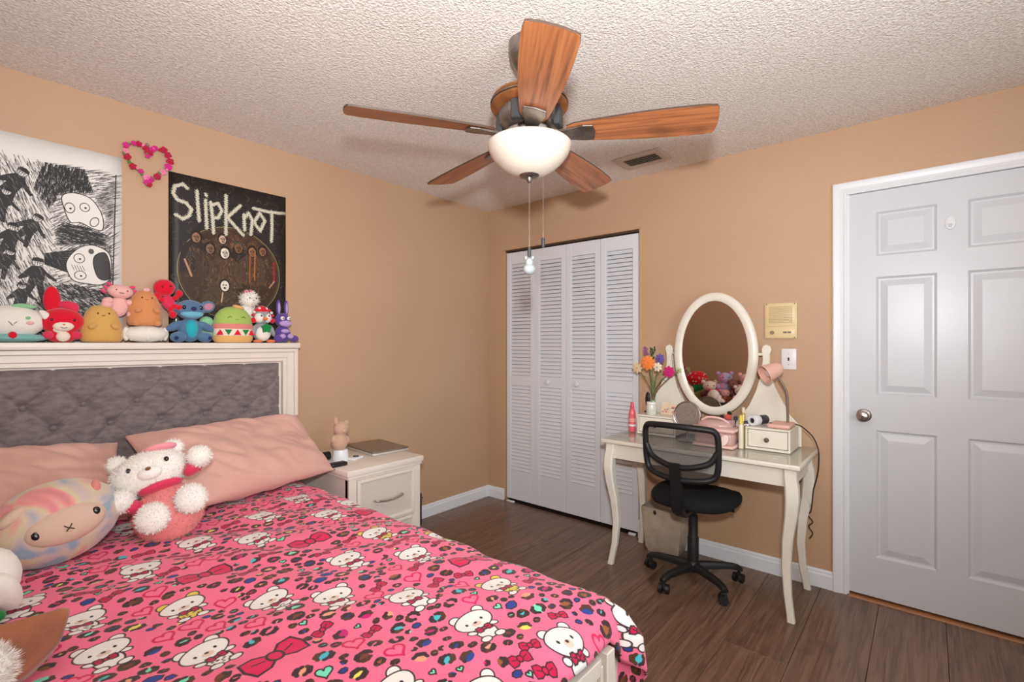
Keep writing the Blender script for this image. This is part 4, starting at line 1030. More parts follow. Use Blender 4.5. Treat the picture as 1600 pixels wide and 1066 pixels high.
for i, (kk, lb, (px, py), r_, n_, colr, sm_) in enumerate(flw):
    c = P2(px, py, -.03 + .012 * (i % 4)); t = thing('flower', lb, 'flower', (VX, VY, .885), 'flowers in the glass vase')
    foot = Vector((VX + .006 * math.cos(i * 2.1), VY + .006 * math.sin(i * 2.1), .884)); rim = Vector((VX + .010 * math.cos(i * 1.7), VY + (c.y - VY) * .10, 1.0)); mid = rim.lerp(c, .5) + Vector((0, 0, .012))
    obj('stem', B().tube(spline([foot, rim, mid, c + Vector((.006, 0, -.006))], 5), .0024 if sm_ is grm else .003, 6), sm_, t)
    m_ = cloth('petal_' + kk, colr, b=.2); b = B()
    if n_: 
        petals(b, c, r_, n_); petals(b, c + Vector((-.006, 0, 0)), r_ * .62, max(5, n_ - 2), .7)
        obj('petals', b, m_, t); obj('flower_centre', B().ell(c + Vector((-.012, 0, 0)), (.005, r_ * .2, r_ * .2), sub=2), mat('centre_' + kk, tuple(int(x * .6) for x in colr), .8), t)
    else:
        rg2 = random.Random(i)
        for k in range(26): 
            q = c + Vector((rg2.uniform(-.012, .012), rg2.uniform(-.014, .014), rg2.uniform(-.050, .034))); b.ell(q, (.004, .0055, .0075), (rg2.uniform(-40, 40), 0, 0), 1)
        fo = obj('florets', b, m_, t, kind='stuff')
for (px, py, ex, ey) in ((1020, 590, 1030, 586), (1032, 592, 1042, 598), (1010, 592, 1000, 588)):
    a, c = P2(px, py, -.02), P2(ex, ey, -.02); v_ = c - a
    t = thing('leaf_spray', 'narrow green leaf %s' % {1030: 'under the ivory flower', 1042: 'pointing down right below the magenta flower', 1000: 'pointing left under the orange flower'}[ex], 'leaf', tuple(a), 'loose leaves in the vase')
    obj('leaf', B().tube([a, a.lerp(c, .4), c], [.002, .008, .001], 6, sy=.25), grm, t)
    obj('stem', B().tube([a, Vector((VX, VY, 1.0))], .0015, 5), grm, t)

obj_ = thing('hair_brush', 'black oval hairbrush standing behind the glass jar', 'brush', (-.13, -1.522, .868))
obj('brush_head', B().ell((-.13, -1.520, .955), (.010, .017, .045), sub=3), 'black', obj_); obj('handle', B().tube([(-.13, -1.52, .915), (-.13, -1.518, .872)], [.006, .008], 10).box((-.145, -1.540, .868), (-.115, -1.500, .876), .003), 'black', obj_)
jr = thing('glass_jar', 'frosted white glass jar with a green print on left drawer', 'jar', (-.205, -1.578, .868))
C_ = (-.205, -1.578, .868); obj('jar_body', B().lathe([(0, 0), (.028, 0), (.031, .006), (.031, .050), (.027, .060), (.028, .066), (0, .066)], C_, 28), mat('milky_glass', (214, 212, 204), .15, var=(190, 200, 188), vscale=30, coat=.4), jr)
obj('jar_lid', B().lathe([(0, .066), (.029, .066), (.029, .078), (0, .079)], C_, 28), mat('jar_lid_white', (230, 228, 222), .3), jr)
b = B()
rgc = random.Random(9); ccs = [(236, 150, 140), (240, 196, 140), (160, 190, 214), (222, 120, 110), (232, 214, 170)]
for i in range(3):
    y0 = -1.640 - i * .046; t = thing('picture_card', ['pastel floral card leaning nearest the glass jar', 'pastel floral card in the middle of the leaning row', 'pastel floral card leaning nearest the round mirror'][i], 'card', (-.15, y0, .868), 'pastel cards on the left drawer')
    mm = Matrix.Translation((-.15, y0, .868)) @ Matrix.Rotation(R(14), 4, 'Y')
    obj('card', B().box((-.001, -.024, 0), (.001, .024, .075 - i * .008), m=mm), mat('card_paper', (226, 206, 180), .6), t, False)
    b = B()
    for k in range(9): yy, zz = rgc.uniform(-.016, .016), rgc.uniform(.012, .058 - i * .008); obj('printed_flower', B().prism([(yy + .006 * math.cos(q * .785), zz + .006 * math.sin(q * .785)) for q in range(8)], 'x', -.0022, -.001, m=mm), mat('print_dot', ccs[k % 5], .6), t, False)
gl = mat('glitter', (190, 176, 166), .35, .5, var=(90, 82, 76), vscale=420, detail=2)
rm = thing('makeup_mirror', 'round makeup mirror with a glittery grey back on a stand', 'mirror', (-.285, -1.832, GZ)); mc = Vector((-.285, -1.832, .898))
mm = Matrix.Translation(mc) @ Matrix.Rotation(R(-84), 4, 'Y')
obj('disc', B().lathe([(0, -.006), (.070, -.006), (.070, .004), (0, .005)], seg=48, m=mm), gl, rm)
obj('rim', B().tube([mm @ Vector((.0735 * math.cos(t), .0735 * math.sin(t), 0)) for t in [i * math.pi / 24 for i in range(48)]], .0055, 8, True), 'pewter', rm)
obj('yoke', B().tube([mc + Vector((0, .082 * math.cos(t), .082 * math.sin(t))) for t in [R(180 + 10 * i) for i in range(19)]], .003, 8), 'chrome', rm)
obj('stem', B().tube([mc + Vector((0, 0, -.08)), (mc.x, mc.y, GZ + .008)], .005, 10), 'chrome', rm)
obj('foot', B().lathe([(0, 0), (.050, 0), (.052, .003), (.046, .007), (.01, .011), (0, .012)], (mc.x, mc.y, GZ), 32), 'chrome', rm)
# pink clear cosmetics bag
bg = thing('cosmetics_bag', 'see-through dusty pink cosmetics bag with an oval tag behind chair', 'bag', (-.33, -2.005, GZ))
pkt = mat('pink_vinyl', (196, 156, 150), .2, coat=.6, bump=.5, bscale=24, bdist=.01); pks = cloth('pink_strap', (232, 186, 178), b=.1)
obj('body', B().box((-.385, -2.108, GZ + .008), (-.275, -1.902, .838), .024, 4), pkt, bg)
obj('lid', B().box((-.392, -2.112, .842), (-.268, -1.895, .862), .010, 3).ell((-.33, -2.0, .864), (.055, .095, .030)), pkt, bg)
obj('zip_band', B().box((-.396, -2.116, .836), (-.264, -1.890, .854), .008, 3), pks, bg)
obj('base_band', B().box((-.390, -2.113, GZ), (-.270, -1.897, GZ + .014), .006, 3), pks, bg)
obj('handle', B().tube(spline([(-.33, -1.93, .885), (-.335, -1.97, .905), (-.335, -2.04, .900), (-.33, -2.085, .868)], 6), .006, 8), pks, bg)
obj('tag', B().ell((-.389, -2.065, .795), (.004, .020, .032), (28, 0, 0)), mat('tag_pink', (238, 206, 200), .4), bg)
# bottles, brushes and small things
def bottle(name, label, x, y, z, r, h, m, cap, caph, group='small bottles on the vanity'):
    t = thing(name, label, 'bottle', (x, y, z), group); C_ = (x, y, z)
    obj('body', B().lathe([(0, 0), (r, 0), (r, h), (r * .8, h + .006), (r * .5, h + .010), (0, h + .010)], C_, 20), m, t)
    obj('cap', B().lathe([(0, h + .010), (r * .75, h + .010), (r * .72, h + .010 + caph), (0, h + .012 + caph)], C_, 20), cap, t)
    return t
ylw = mat('yellow_cap', (226, 206, 84), .35); amb = mat('amber_bottle', (176, 148, 84), .2, coat=.4); clr = mat('pale_bottle', (216, 206, 184), .2, coat=.5)
bottle('perfume_bottle', 'pale bottle with a bright yellow cap beside the pink bag', -.315, -2.130, GZ, .0125, .122, clr, ylw, .042)
bottle('perfume_bottle', 'narrow amber bottle tucked against the pink bag', -.290, -2.121, GZ, .008, .150, amb, clr, .012)
bottle('lotion_bottle', 'cream topped bottle standing behind the yellow capped bottle', -.24, -2.122, GZ, .012, .170, amb, clr, .028)
t = thing('brush_cup', 'dark cup of makeup brushes and a red puff behind the pink bag', 'cup', (-.20, -2.035, GZ))
obj('cup', B().lathe([(0, 0), (.036, 0), (.038, .130), (.034, .130), (.032, .01), (0, .01)], (-.20, -2.035, GZ), 24), mat('cup_pink', (196, 160, 160), .3), t)
for lb, dy, dz, rr_, cc in (('black makeup brush at the left of the cup', .036, .142, .013, (36, 26, 26)), ('round coral red powder puff in the cup', .0, .146, .020, (206, 84, 74)), ('black makeup brush at the top of the cup', -.006, .165, .014, (24, 34, 28)), ('grey makeup brush at the right of the cup', -.040, .142, .013, (70, 64, 70)), ('pale peach makeup brush in the cup', .010, .160, .011, (226, 180, 150))):
    q = thing('makeup_brush', lb, 'brush', (-.20, -2.035 + dy * .3, GZ + .02), 'makeup brushes in the cup')
    obj('bristles', B().ell((-.212, -2.035 + dy, GZ + dz), (rr_, rr_, rr_ * 1.1), sub=2, nz=.15, fr=60), cloth('bristle', cc), q)
    obj('handle', B().tube([(-.205, -2.035 + dy * .3, GZ + .02), (-.210, -2.035 + dy, GZ + dz - .01)], .003, 6), 'black', q)
hd = thing('hair_dryer', 'white and black hair dryer lying on the right drawer box', 'hair dryer', (-.20, -2.19, .868))
a0, a1 = Vector((-.262, -2.172, .897)), Vector((-.14, -2.225, .897)); dd = (a1 - a0).normalized()
rotm = dd.to_track_quat('Z', 'Y').to_matrix().to_4x4()
obj('nozzle', B().lathe([(.014, -.002), (.027, -.002), (.029, .006), (.029, .040), (.024, .048), (.014, .048), (.012, .0)], seg=32, m=Matrix.Translation(a0) @ rotm), 'white_paint', hd)
obj('intake', B().lathe([(0, .002), (.013, .002), (.013, .006), (0, .006)], seg=24, m=Matrix.Translation(a0) @ rotm), 'black', hd)
obj('barrel', B().lathe([(.022, .046), (.024, .050), (.024, .105), (.020, .110), (0, .110)], seg=28, m=Matrix.Translation(a0) @ rotm), 'dark_grey', hd)
obj('handle', B().tube([a0 + Vector((.02, .0, -.012)), a0 + Vector((.015, .045, -.018))], .010, 12), 'dark_grey', hd)
for i, (yy, zz, cc, lb) in enumerate(((-2.150, .869, (226, 214, 220), 'small white compact at the left of the hair dryer'), (-2.163, .869, (120, 112, 120), 'small grey compact under the white hair dryer'))):
    t = thing('compact', lb, 'compact', (-.28 + .05 * i, yy, zz)); 
    obj('case', B().box((-.295 + .05 * i, yy - .011, zz), (-.262 + .05 * i, yy + .011, zz + .010), .003), mat('compact_plastic', cc, .3), t); obj('clasp', B().box((-.298 + .05 * i, yy - .003, zz + .003), (-.294 + .05 * i, yy + .003, zz + .007)), 'chrome', t, False)
# desk lamp
dl = thing('desk_lamp', 'pink gooseneck desk lamp on the right drawer box', 'lamp', (-.18, -2.30, .868))
obj('lamp_base', B().box((-.275, -2.352, .8685), (-.115, -2.245, .890), .010, 4), 'lamp_pink', dl)
obj('base_switch', B().box((-.250, -2.262, .8895), (-.238, -2.250, .893), .001, 1), 'dark_grey', dl)
gn = spline([(-.165, -2.322, .888), (-.170, -2.322, .96), (-.178, -2.318, 1.05), (-.190, -2.290, 1.115), (-.200, -2.270, 1.150)], 8)
obj('gooseneck', B().tube(gn, .0065, 10), 'lamp_grey', dl)
h0 = Vector((-.215, -2.290, 1.178)); hd_ = Vector((-.62, .62, -.36)).normalized(); rotm = hd_.to_track_quat('Z', 'Y').to_matrix().to_4x4()
mm = Matrix.Translation(h0) @ rotm
obj('lamp_shade', B().lathe([(0, -.012), (.024, -.010), (.034, .0), (.038, .02), (.048, .082), (.050, .086), (.047, .086), (.035, .02), (.028, .006), (0, .004)], seg=36, m=mm), 'lamp_pink', dl)
obj('bulb', B().lathe([(.012, .004), (.014, .02), (.026, .045), (.028, .056), (.018, .070), (0, .074)], seg=24, m=mm), mat('bulb_white', (232, 226, 214), .35), dl)
obj('rim', B().tube([mm @ Vector((.049 * math.cos(t), .049 * math.sin(t), .086)) for t in [i * math.pi / 16 for i in range(32)]], .003, 8, True), 'lamp_pink', dl)
cb = spline([(-.130, -2.350, .880), (-.150, -2.385, .872), (-.20, -2.440, .835), (-.24, -2.468, .790), (-.245, -2.474, .745), (-.22, -2.466, .66), (-.17, -2.44, .56), (-.12, -2.425, .47), (-.095, -2.415, .42), (-.09, -2.400, .40), (-.10, -2.425, .37), (-.09, -2.405, .34), (-.10, -2.425, .31), (-.10, -2.41, .28)], 8)
o = obj('lamp_cable', B().tube(cb, .003, 8), 'black'); tag(o, 'thin black cable hanging off the right end of the vanity', 'cable')

# ------------------------------------------------------------------ office chair
HXc, HYc = -.380, -1.900
ch = thing('office_chair', 'small black mesh back office chair on five casters', 'chair', (HXc, HYc, 0))
obj('hub', B().lathe([(0, .060), (.036, .062), (.040, .075), (.036, .105), (.030, .112), (0, .112)], (HXc, HYc, 0), 28), 'black', ch)
obj('gas_column', B().lathe([(0, .10), (.030, .10), (.030, .24), (.0255, .25), (.0255, .36), (.020, .365), (.020, .44), (0, .44)], (HXc, HYc, 0), 28), 'black', ch)
leg0 = None
for k in range(5):
    t = R(92 + 72 * k); rz_ = Matrix.Translation((HXc, HYc, 0)) @ Matrix.Rotation(t, 4, 'Z')
    b = B(); bm = b.bm; secs = []
    for x, z, hw, hh in ((.02, .088, .022, .020), (.10, .090, .019, .017), (.20, .088, .016, .014), (.245, .080, .016, .013), (.262, .070, .014, .010)):
        secs.append([bm.verts.new(rz_ @ Vector((x, y, zz))) for y, zz in ((-hw, z - hh), (hw, z - hh), (hw, z + hh * .4), (hw * .6, z + hh), (-hw * .6, z + hh), (-hw, z + hh * .4))])
    for a, c in zip(secs, secs[1:]):
        for i in range(6): bm.faces.new((a[i], a[(i + 1) % 6], c[(i + 1) % 6], c[i]))
    bm.faces.new(secs[0]); bm.faces.new(secs[-1])
    lg = obj('base_leg', b, 'black', ch)
    cp = rz_ @ Vector((.247, 0, 0)); ca = t + (1.2, .5, 1.0, .8, 0)[k]; ct = Matrix.Translation(cp) @ Matrix.Rotation(ca, 4, 'Z')
    b = B()
    for sy_ in (-1, 1): b.tube([(-.004, sy_ * .008, .0245), (-.004, sy_ * .027, .0245)], [.0245, .0235], 24, m=ct)
    b.box((-.018, -.008, .020), (.012, .008, .056), .004, 2, ct).tube([(.0, 0, .05), (0, 0, .075)], .007, 10, m=ct)
    obj('caster', b, 'black', lg)
sb = B()
pts = []
for i in range(48):
    t = 2 * math.pi * i / 48; c_, s_ = math.cos(t), math.sin(t); e_ = 2 / 2.9
    px_ = math.copysign(abs(c_) ** e_, c_) * .215; py_ = math.copysign(abs(s_) ** e_, s_) * (.222 + .012 * (px_ / .2)); pts.append((px_, py_))
def ring(sc, z): return [sb.bm.verts.new((HXc + x * sc + .01, HYc - .005 + y * sc, z - (.012 if x > .15 else 0) * (abs(x) / .2))) for x, y in pts]
rs_ = [ring(.80, .440), ring(.96, .443), ring(1.0, .458), ring(1.0, .478), ring(.955, .495), ring(.85, .505), ring(.5, .500)]
for a, c in zip(rs_, rs_[1:]):
    for i in range(48): sb.bm.faces.new((a[i], a[(i + 1) % 48], c[(i + 1) % 48], c[i]))
sb.bm.faces.new(rs_[0][::-1]); sb.bm.faces.new(rs_[-1]); obj('seat', sb, 'black_fabric', ch, ang=60)
obj('seat_plate', B().box((HXc - .10, HYc - .07, .415), (HXc + .08, HYc + .07, .440), .006), 'black', ch)
obj('height_lever', B().tube([(HXc + .01, HYc - .06, .425), (HXc + .0, HYc - .19, .428), (HXc, HYc - .215, .432)], [.005, .005, .008], 8), 'black', ch)
BYc = -1.915
def bk(y, z): return Vector((-.598 - .045 * (1 - (abs(y) / .19) ** 2) + (z - .75) * -.10, BYc + y, z))
outl = [(-.187, .70), (-.190, .78), (-.188, .845), (-.176, .872), (-.150, .882), (-.05, .888), (.05, .888), (.150, .882), (.176, .872), (.188, .845), (.190, .78), (.187, .70), (.178, .655), (.155, .632), (.10, .618), (.0, .612), (-.10, .618), (-.155, .632), (-.178, .655)]
lp = [bk(*p) for p in outl]; lp2 = spline(lp + [lp[0]], 4)[:-1]
obj('back_frame', B().tube(lp2, .0155, 10, True, sy=1.1), 'black', ch)
cbp = spline([bk(-.185, .77), bk(-.15, .715), bk(-.07, .685), bk(0, .678), bk(.07, .685), bk(.15, .715), bk(.185, .77)], 5)
obj('back_crossbar', B().tube(cbp, .015, 10), 'black', ch)
b = B(); b.grid(lambda u, v: bk((u - .5) * .365, .625 + .25 * v), 24, 12); o = obj('back_mesh', b, 'chair_mesh', ch, ang=180)
b = B(); pp = [(-.655, .700, .027, .014), (-.640, .62, .027, .016), (-.622, .50, .030, .018), (-.600, .435, .030, .020), (-.56, .415, .030, .014), (-.46, .418, .03, .012)]
secs = []
for x, z, hy, hx in pp:
    if z > .43: q = ((-hx, -hy, 0), (hx, -hy, 0), (hx, hy, 0), (-hx, hy, 0))
    else: q = ((-.002, -hy, -hx), (.002, -hy, hx), (.002, hy, hx), (-.002, hy, -hx))
    secs.append([b.bm.verts.new((x + a, BYc + .01 + c, z + d)) for a, c, d in q])
for a, c in zip(secs, secs[1:]):
    for i in range(4): b.bm.faces.new((a[i], a[(i + 1) % 4], c[(i + 1) % 4], c[i]))
b.bm.faces.new(secs[0]); b.bm.faces.new(secs[-1]); bmesh.ops.bevel(b.bm, geom=list(b.bm.edges), offset=.004, segments=2, affect='EDGES')
obj('back_post', b, 'black', ch)

# bin behind the chair
bn = thing('waste_bin', 'beige felt bin standing under the vanity behind the chair', 'bin', (-.13, -1.64, 0))
b = B(); secs = []
for z, hw, hd_2, bul in ((.002, .090, .050, .0), (.03, .105, .058, .01), (.15, .118, .066, .012), (.285, .128, .072, .006)):
    secs.append([b.bm.verts.new((-.125 + sx * hd_2 - (bul * (1 - (k / 6 - 1) ** 2) if sx < 0 else 0), -1.635 + yy, z)) for sx, ks in ((-1, range(0, 13)), (1, range(12, -1, -1))) for k in ks for yy in [hw * (k / 6 - 1)]])
for a, c in zip(secs, secs[1:]):
    for i in range(26): b.bm.faces.new((a[i], a[(i + 1) % 26], c[(i + 1) % 26], c[i]))
b.bm.faces.new(secs[0][::-1]); bo = obj('bin_body', b, 'bin', bn, ang=50); sm = bo.modifiers.new('t', 'SOLIDIFY'); sm.thickness = .004; sm.offset = -1
obj('handle_hole', B().ell((-.207, -1.600, .262), (.002, .010, .014), sub=2), 'dark_gap', bn)

# ------------------------------------------------------------------ intercom and light switch
ic = thing('wall_intercom', 'almond coloured wall intercom panel beside the door', 'intercom', (-.01, -2.255, 1.435))
obj('face_plate', B().box((-.016, -2.338, 1.336), (-.0005, -2.176, 1.536), .004), 'intercom', ic)
obj('grille_panel', B().box((-.020, -2.330, 1.404), (-.014, -2.184, 1.528), .003), 'intercom', ic)
for i in range(11): obj('grille_slot', B().box((-.0215, -2.316, 1.424 + i * .0088), (-.0195, -2.198, 1.4275 + i * .0088)), 'intercom_dark', ic, False)
obj('lower_panel', B().box((-.018, -2.330, 1.342), (-.014, -2.184, 1.398), .002), 'intercom', ic)
obj('volume_dial', B().lathe([(0, 0), (.011, 0), (.011, .008), (.009, .011), (0, .011)], seg=20, m=Matrix.Translation((-.018, -2.216, 1.370)) @ Matrix.Rotation(R(-90), 4, 'Y')), 'chrome', ic)
for k in range(2): obj('button', B().box((-.021, -2.309 + k * .021, 1.366), (-.0175, -2.291 + k * .021, 1.376), .001, 1), 'pewter', ic, False)
for yy, zz in ((-2.202, 1.436), (-2.311, 1.436), (-2.187, 1.530), (-2.327, 1.530), (-2.327, 1.342)): obj('screw', B().ell((-.0195, yy, zz), (.0015, .0032, .0032), sub=1), 'dark_grey', ic)
sw = thing('light_switch', 'white double light switch plate between vanity mirror and door', 'switch', (-.004, -2.296, 1.22))
obj('plate', B().box((-.007, -2.333, 1.163), (-.0005, -2.259, 1.279), .003), 'switch', sw)
obj('toggle', B().box((-.016, -2.2995, 1.213), (-.0065, -2.2925, 1.231), .001, 1), 'dark_grey', sw, False)
for zz in (1.192, 1.250): obj('screw', B().ell((-.0072, -2.296, zz), (.001, .003, .003), sub=1), 'chrome', sw)

# ------------------------------------------------------------------ plush toys
blk = mat('bead_black', (22, 20, 22), .2, coat=.5); flf = {}
def fur(name, rgb, tip=None): return cloth(name, rgb, tip, .3, 240)
def plush(name, label, loc, yaw=0, roll=0, pitch=0, group=None, cat='plush toy', s=1):
    t = thing(name, label, cat, loc, group)
    m = Matrix.Translation(Vector(loc)) @ Matrix.Rotation(R(yaw), 4, 'Z') @ Matrix.Rotation(R(roll), 4, 'Y') @ Matrix.Rotation(R(pitch), 4, 'X') @ Matrix.Scale(s, 4)
    def part(nm, mt, ells, sub=3, nz=.03, fr=9, spk=None, parent=None, label=None, kind=None):
        b = B()
        for e in ells: b.ell(e[0], e[1], e[2] if len(e) > 2 else None, sub, nz, fr)
        if spk:
            for i, e in enumerate(ells): b.spikes(e[0], e[1], spk[0], spk[1], spk[2], e[2] if len(e) > 2 else None, seed=i + 3)
        bmesh.ops.transform(b.bm, matrix=m, verts=b.bm.verts)
        return obj(nm, b, mt, parent or t, ang=180 if not spk else 60, label=label, kind=kind)
    def smile(pts, mt=blk, r=.0012, nm='mouth', parent=None):
        b = B().tube(spline(pts, 5), r, 6); bmesh.ops.transform(b.bm, matrix=m, verts=b.bm.verts); return obj(nm, b, mt, parent or t)
    return t, part, smile
HG = 'plush toys along the headboard top'; HZ = 1.313; HY = -.078
white = fur('white_plush', (230, 224, 214)); cream_p = fur('cream_plush', (232, 216, 196)); red_p = fur('red_plush', (214, 20, 44)); redd = fur('red_pink_plush', (214, 50, 84))
yel = fur('yellow_plush', (206, 160, 88)); oran = fur('orange_plush', (208, 138, 86)); pinkp = fur('baby_pink_plush', (232, 176, 170)); hotp = fur('hot_pink_plush', (222, 70, 116))
blue = fur('blue_plush', (92, 128, 156), (76, 106, 142)); teal = fur('teal_plush', (40, 166, 180)); navy = fur('navy_plush', (36, 48, 84)); rose = fur('rose_plush', (186, 130, 150))
green = fur('lime_plush', (160, 184, 92)); mint = fur('mint_plush', (140, 196, 150)); tan = fur('tan_plush', (222, 170, 104)); salmon = fur('salmon_plush', (214, 130, 118)); gre2 = fur('green_felt', (24, 124, 60))
grey = fur('grey_plush', (150, 148, 150)); purp = fur('purple_plush', (92, 66, 140)); lil = fur('lilac_plush', (180, 150, 200)); orf = fur('orange_felt', (230, 120, 60))

t, P, S_ = plush('plush_toy', 'white plush with mint tuft and drooping ear, leftmost on headboard', (-2.885, HY, HZ), group=HG)
P('body', white, [((0, 0, .082), (.105, .056, .066))], nz=.05); P('base', fur('teal_grey', (120, 176, 170)), [((.0, -.004, .018), (.112, .058, .019))])
P('tuft', mint, [((.03, -.01, .148), (.026, .02, .010)), ((.055, -.01, .145), (.018, .016, .008)), ((.012, -.01, .146), (.014, .016, .008))], 2)
P('ear', white, [((.112, -.030, .092), (.016, .012, .052), (0, -38, 0)), ((.138, -.034, .060), (.022, .014, .022))]); P('cheek', pinkp, [((.050, -.052, .078), (.012, .006, .007))], 2); P('cheek', mint, [((.044, -.052, .098), (.008, .006, .007))], 2)
P('badge', red_p, [((.0, -.058, .028), (.013, .008, .015))], 2); S_([(-.012, -.056, .082), (-.006, -.058, .076), (.0, -.058, .068), (.006, -.058, .076), (.012, -.056, .082)])

t, P, S_ = plush('plush_toy', 'bright red rabbit plush with one ear up and one ear folded', (-2.735, HY, HZ), group=HG)
P('body', red_p, [((0, 0, .030), (.052, .045, .034))]); P('head', red_p, [((.0, -.004, .088), (.074, .052, .058))]); P('muzzle', cream_p, [((.0, -.044, .068), (.034, .018, .022))], 3)
P('ear', red_p, [((-.030, .004, .178), (.028, .018, .058))]); P('ear', redd, [((.022, -.002, .158), (.034, .022, .020), (0, 8, 0)), ((.040, -.006, .146), (.016, .016, .022))])
for x in (-.036, .034): P('eye', blk, [((x, -.048, .094), (.0055, .004, .0065))], 2)
P('nose', orf, [((0, -.062, .074), (.005, .003, .003))], 2); S_([(-.010, -.060, .064), (-.004, -.062, .060), (.004, -.062, .060), (.010, -.060, .064)]); P('arm', redd, [((-.045, -.03, .030), (.018, .018, .018))], 2); P('arm', redd, [((.045, -.03, .030), (.018, .018, .018))], 2); P('belly', cream_p, [((0, -.036, .026), (.024, .014, .024))], 2)

def lump(label, x, z, mt, w_, h_, seed=0):
    t, P, S_ = plush('plush_toy', label, (x, HY, z), group=HG)
    b = B().lathe([(0, 0), (w_ * .88, .002), (w_, .016), (w_ * .99, .045), (w_ * .90, h_ * .55), (w_ * .70, h_ * .82), (w_ * .42, h_ * .96), (0, h_)], (x, HY, z), 36, sy=.055 / w_); obj('body', b, mt, t, ang=180)
    for sg in (-1, 1): P('arm', mt, [((sg * w_ * .5, -.050, h_ * .42), (.017, .012, .012), (0, sg * 30, 0))], 2)
    return t, P, S_
t, P, S_ = lump('yellow dome shaped plush beside the red rabbit', -2.604, HZ, yel, .076, .168)
for x in (-.018, .020): P('eye', blk, [((x, -.040, .128), (.0032, .003, .004))], 2)
S_([(-.006, -.043, .120), (0, -.044, .117), (.006, -.043, .120)])
ct, P, S_ = plush('cushion', 'white tufted cushion under the orange plush', (-2.442, HY, HZ), group=None, cat='cushion')
P('cushion_body', white, [((0, 0, .040), (.088, .055, .040))], nz=.05)
for i in range(9): P('lobe', white, [((-.075 + .0188 * i, -.035 + .008 * abs(i - 4), .040), (.015, .020, .034))], 2)
t, P, S_ = lump('orange dome shaped plush with a small flower, sitting on white cushion', -2.446, HZ + .078, oran, .068, .168)
for x in (-.018, .020): P('eye', blk, [((x, -.038, .130), (.0032, .003, .004))], 2)
S_([(-.006, -.041, .122), (0, -.042, .119), (.006, -.041, .122)]); P('flower', pinkp, [((.004 + .007 * math.cos(q * 1.257), -.018, .168 + .005 * math.sin(q * 1.257)), (.006, .004, .005)) for q in range(5)], 2)
for sg in (-1, 1): P('foot', oran, [((sg * .040, -.040, .012), (.018, .018, .014))], 2)
t, P, S_ = plush('plush_toy', 'small baby pink axolotl plush with frilly magenta gills', (-2.548, -.062, HZ + .115), roll=6, group=HG)
P('body', pinkp, [((.004, 0, .050), (.036, .028, .048))]); P('head', pinkp, [((0, -.010, .118), (.048, .032, .032))])
for sg in (-1, 1):
    P('gill', hotp, [((sg * (.042 + .008 * k), -.004, .146 - .018 * k), (.013, .006, .008), (0, sg * -30, 0)) for k in range(3)], 2)
    P('arm', pinkp, [((sg * .042, -.020, .070), (.022, .014, .015), (0, sg * 20, 0))], 2); P('leg', pinkp, [((sg * .048 + .004, -.024, .018 if sg > 0 else .05), (.022, .020, .018))], 2)
    P('eye', blk, [((sg * .020, -.040, .122), (.003, .003, .003))], 2)
S_([(-.009, -.042, .112), (-.004, -.043, .108), (0, -.043, .111), (.004, -.043, .108), (.009, -.042, .112)])
t, P, S_ = plush('plush_toy', 'plain red doll plush sitting on the blue plush', (-2.335, -.070, HZ + .115), roll=-8, group=HG)
P('head', red_p, [((-.012, -.004, .152), (.045, .040, .042))]); P('body', redd, [((-.004, 0, .080), (.028, .022, .036))])
P('arm', red_p, [((-.048, -.016, .115), (.016, .016, .018)), ((-.034, -.010, .098), (.018, .012, .012), (0, 40, 0))], 2); P('arm', red_p, [((.042, -.020, .120), (.015, .015, .019)), ((.028, -.014, .102), (.018, .012, .012), (0, -40, 0))], 2)
P('leg', red_p, [((-.002, -.030, .020), (.017, .020, .019)), ((-.004, -.016, .044), (.013, .015, .020))], 2); P('leg', red_p, [((.034, -.030, .050), (.019, .020, .017)), ((.016, -.018, .060), (.018, .014, .013))], 2)
for x in (-.028, .006): P('eye', blk, [((x, -.042, .156), (.004, .004, .005))], 2)
t, P, S_ = plush('plush_toy', 'blue plush bear with teal belly and round pink lined ears', (-2.262, HY, HZ), group=HG)
P('body', blue, [((0, 0, .062), (.052, .046, .060))]); P('belly', teal, [((0, -.022, .066), (.032, .030, .048))]); P('head', blue, [((0, -.008, .162), (.064, .048, .050))]); P('muzzle', fur('pale_blue', (110, 176, 196)), [((0, -.034, .140), (.050, .026, .020))])
P('nose', navy, [((.002, -.056, .166), (.014, .008, .011))], 2)
for sg in (-1, 1):
    P('eye', blk, [((sg * .036, -.046, .172), (.009, .006, .011))], 2); P('arm', blue, [((sg * .066, -.014, .080), (.042, .022, .020), (0, sg * 28, 0))]); P('leg', blue, [((sg * .058, -.032, .026), (.034, .030, .026))]); P('paw_pad', navy, [((sg * .072, -.060, .022), (.010, .004, .010))], 2)
e1 = P('ear', blue, [((.078, .0, .182), (.036, .014, .030), (0, -24, 0))]); P('ear_lining', rose, [((.080, -.010, .182), (.024, .008, .020), (0, -24, 0))], 2, parent=e1)
e1 = P('ear', blue, [((-.074, .006, .176), (.030, .014, .028), (0, 24, 0))]); P('ear_lining', rose, [((-.076, -.004, .176), (.020, .008, .018), (0, 24, 0))], 2, parent=e1)
t, P, S_ = plush('plush_toy', 'small mint green plush peeking from behind the blue plush', (-2.178, -.050, HZ), group=HG)
P('body', mint, [((0, 0, .045), (.030, .026, .045))]); P('head', mint, [((-.004, -.010, .106), (.032, .026, .028))], 3, .06)
t, P, S_ = plush('plush_toy', 'round burger plush with green dome top and zigzag filling', (-2.062, HY, HZ), group=HG)
cb_ = (-2.062, HY, HZ)
obj('bottom_bun', B().lathe([(0, 0), (.085, .001), (.096, .014), (.098, .032), (.090, .040), (0, .040)], cb_, 40, sy=.60), tan, t); obj('filling', B().lathe([(0, .036), (.093, .036), (.097, .052), (.096, .072), (.090, .074), (0, .074)], cb_, 40, sy=.60), cream_p, t)
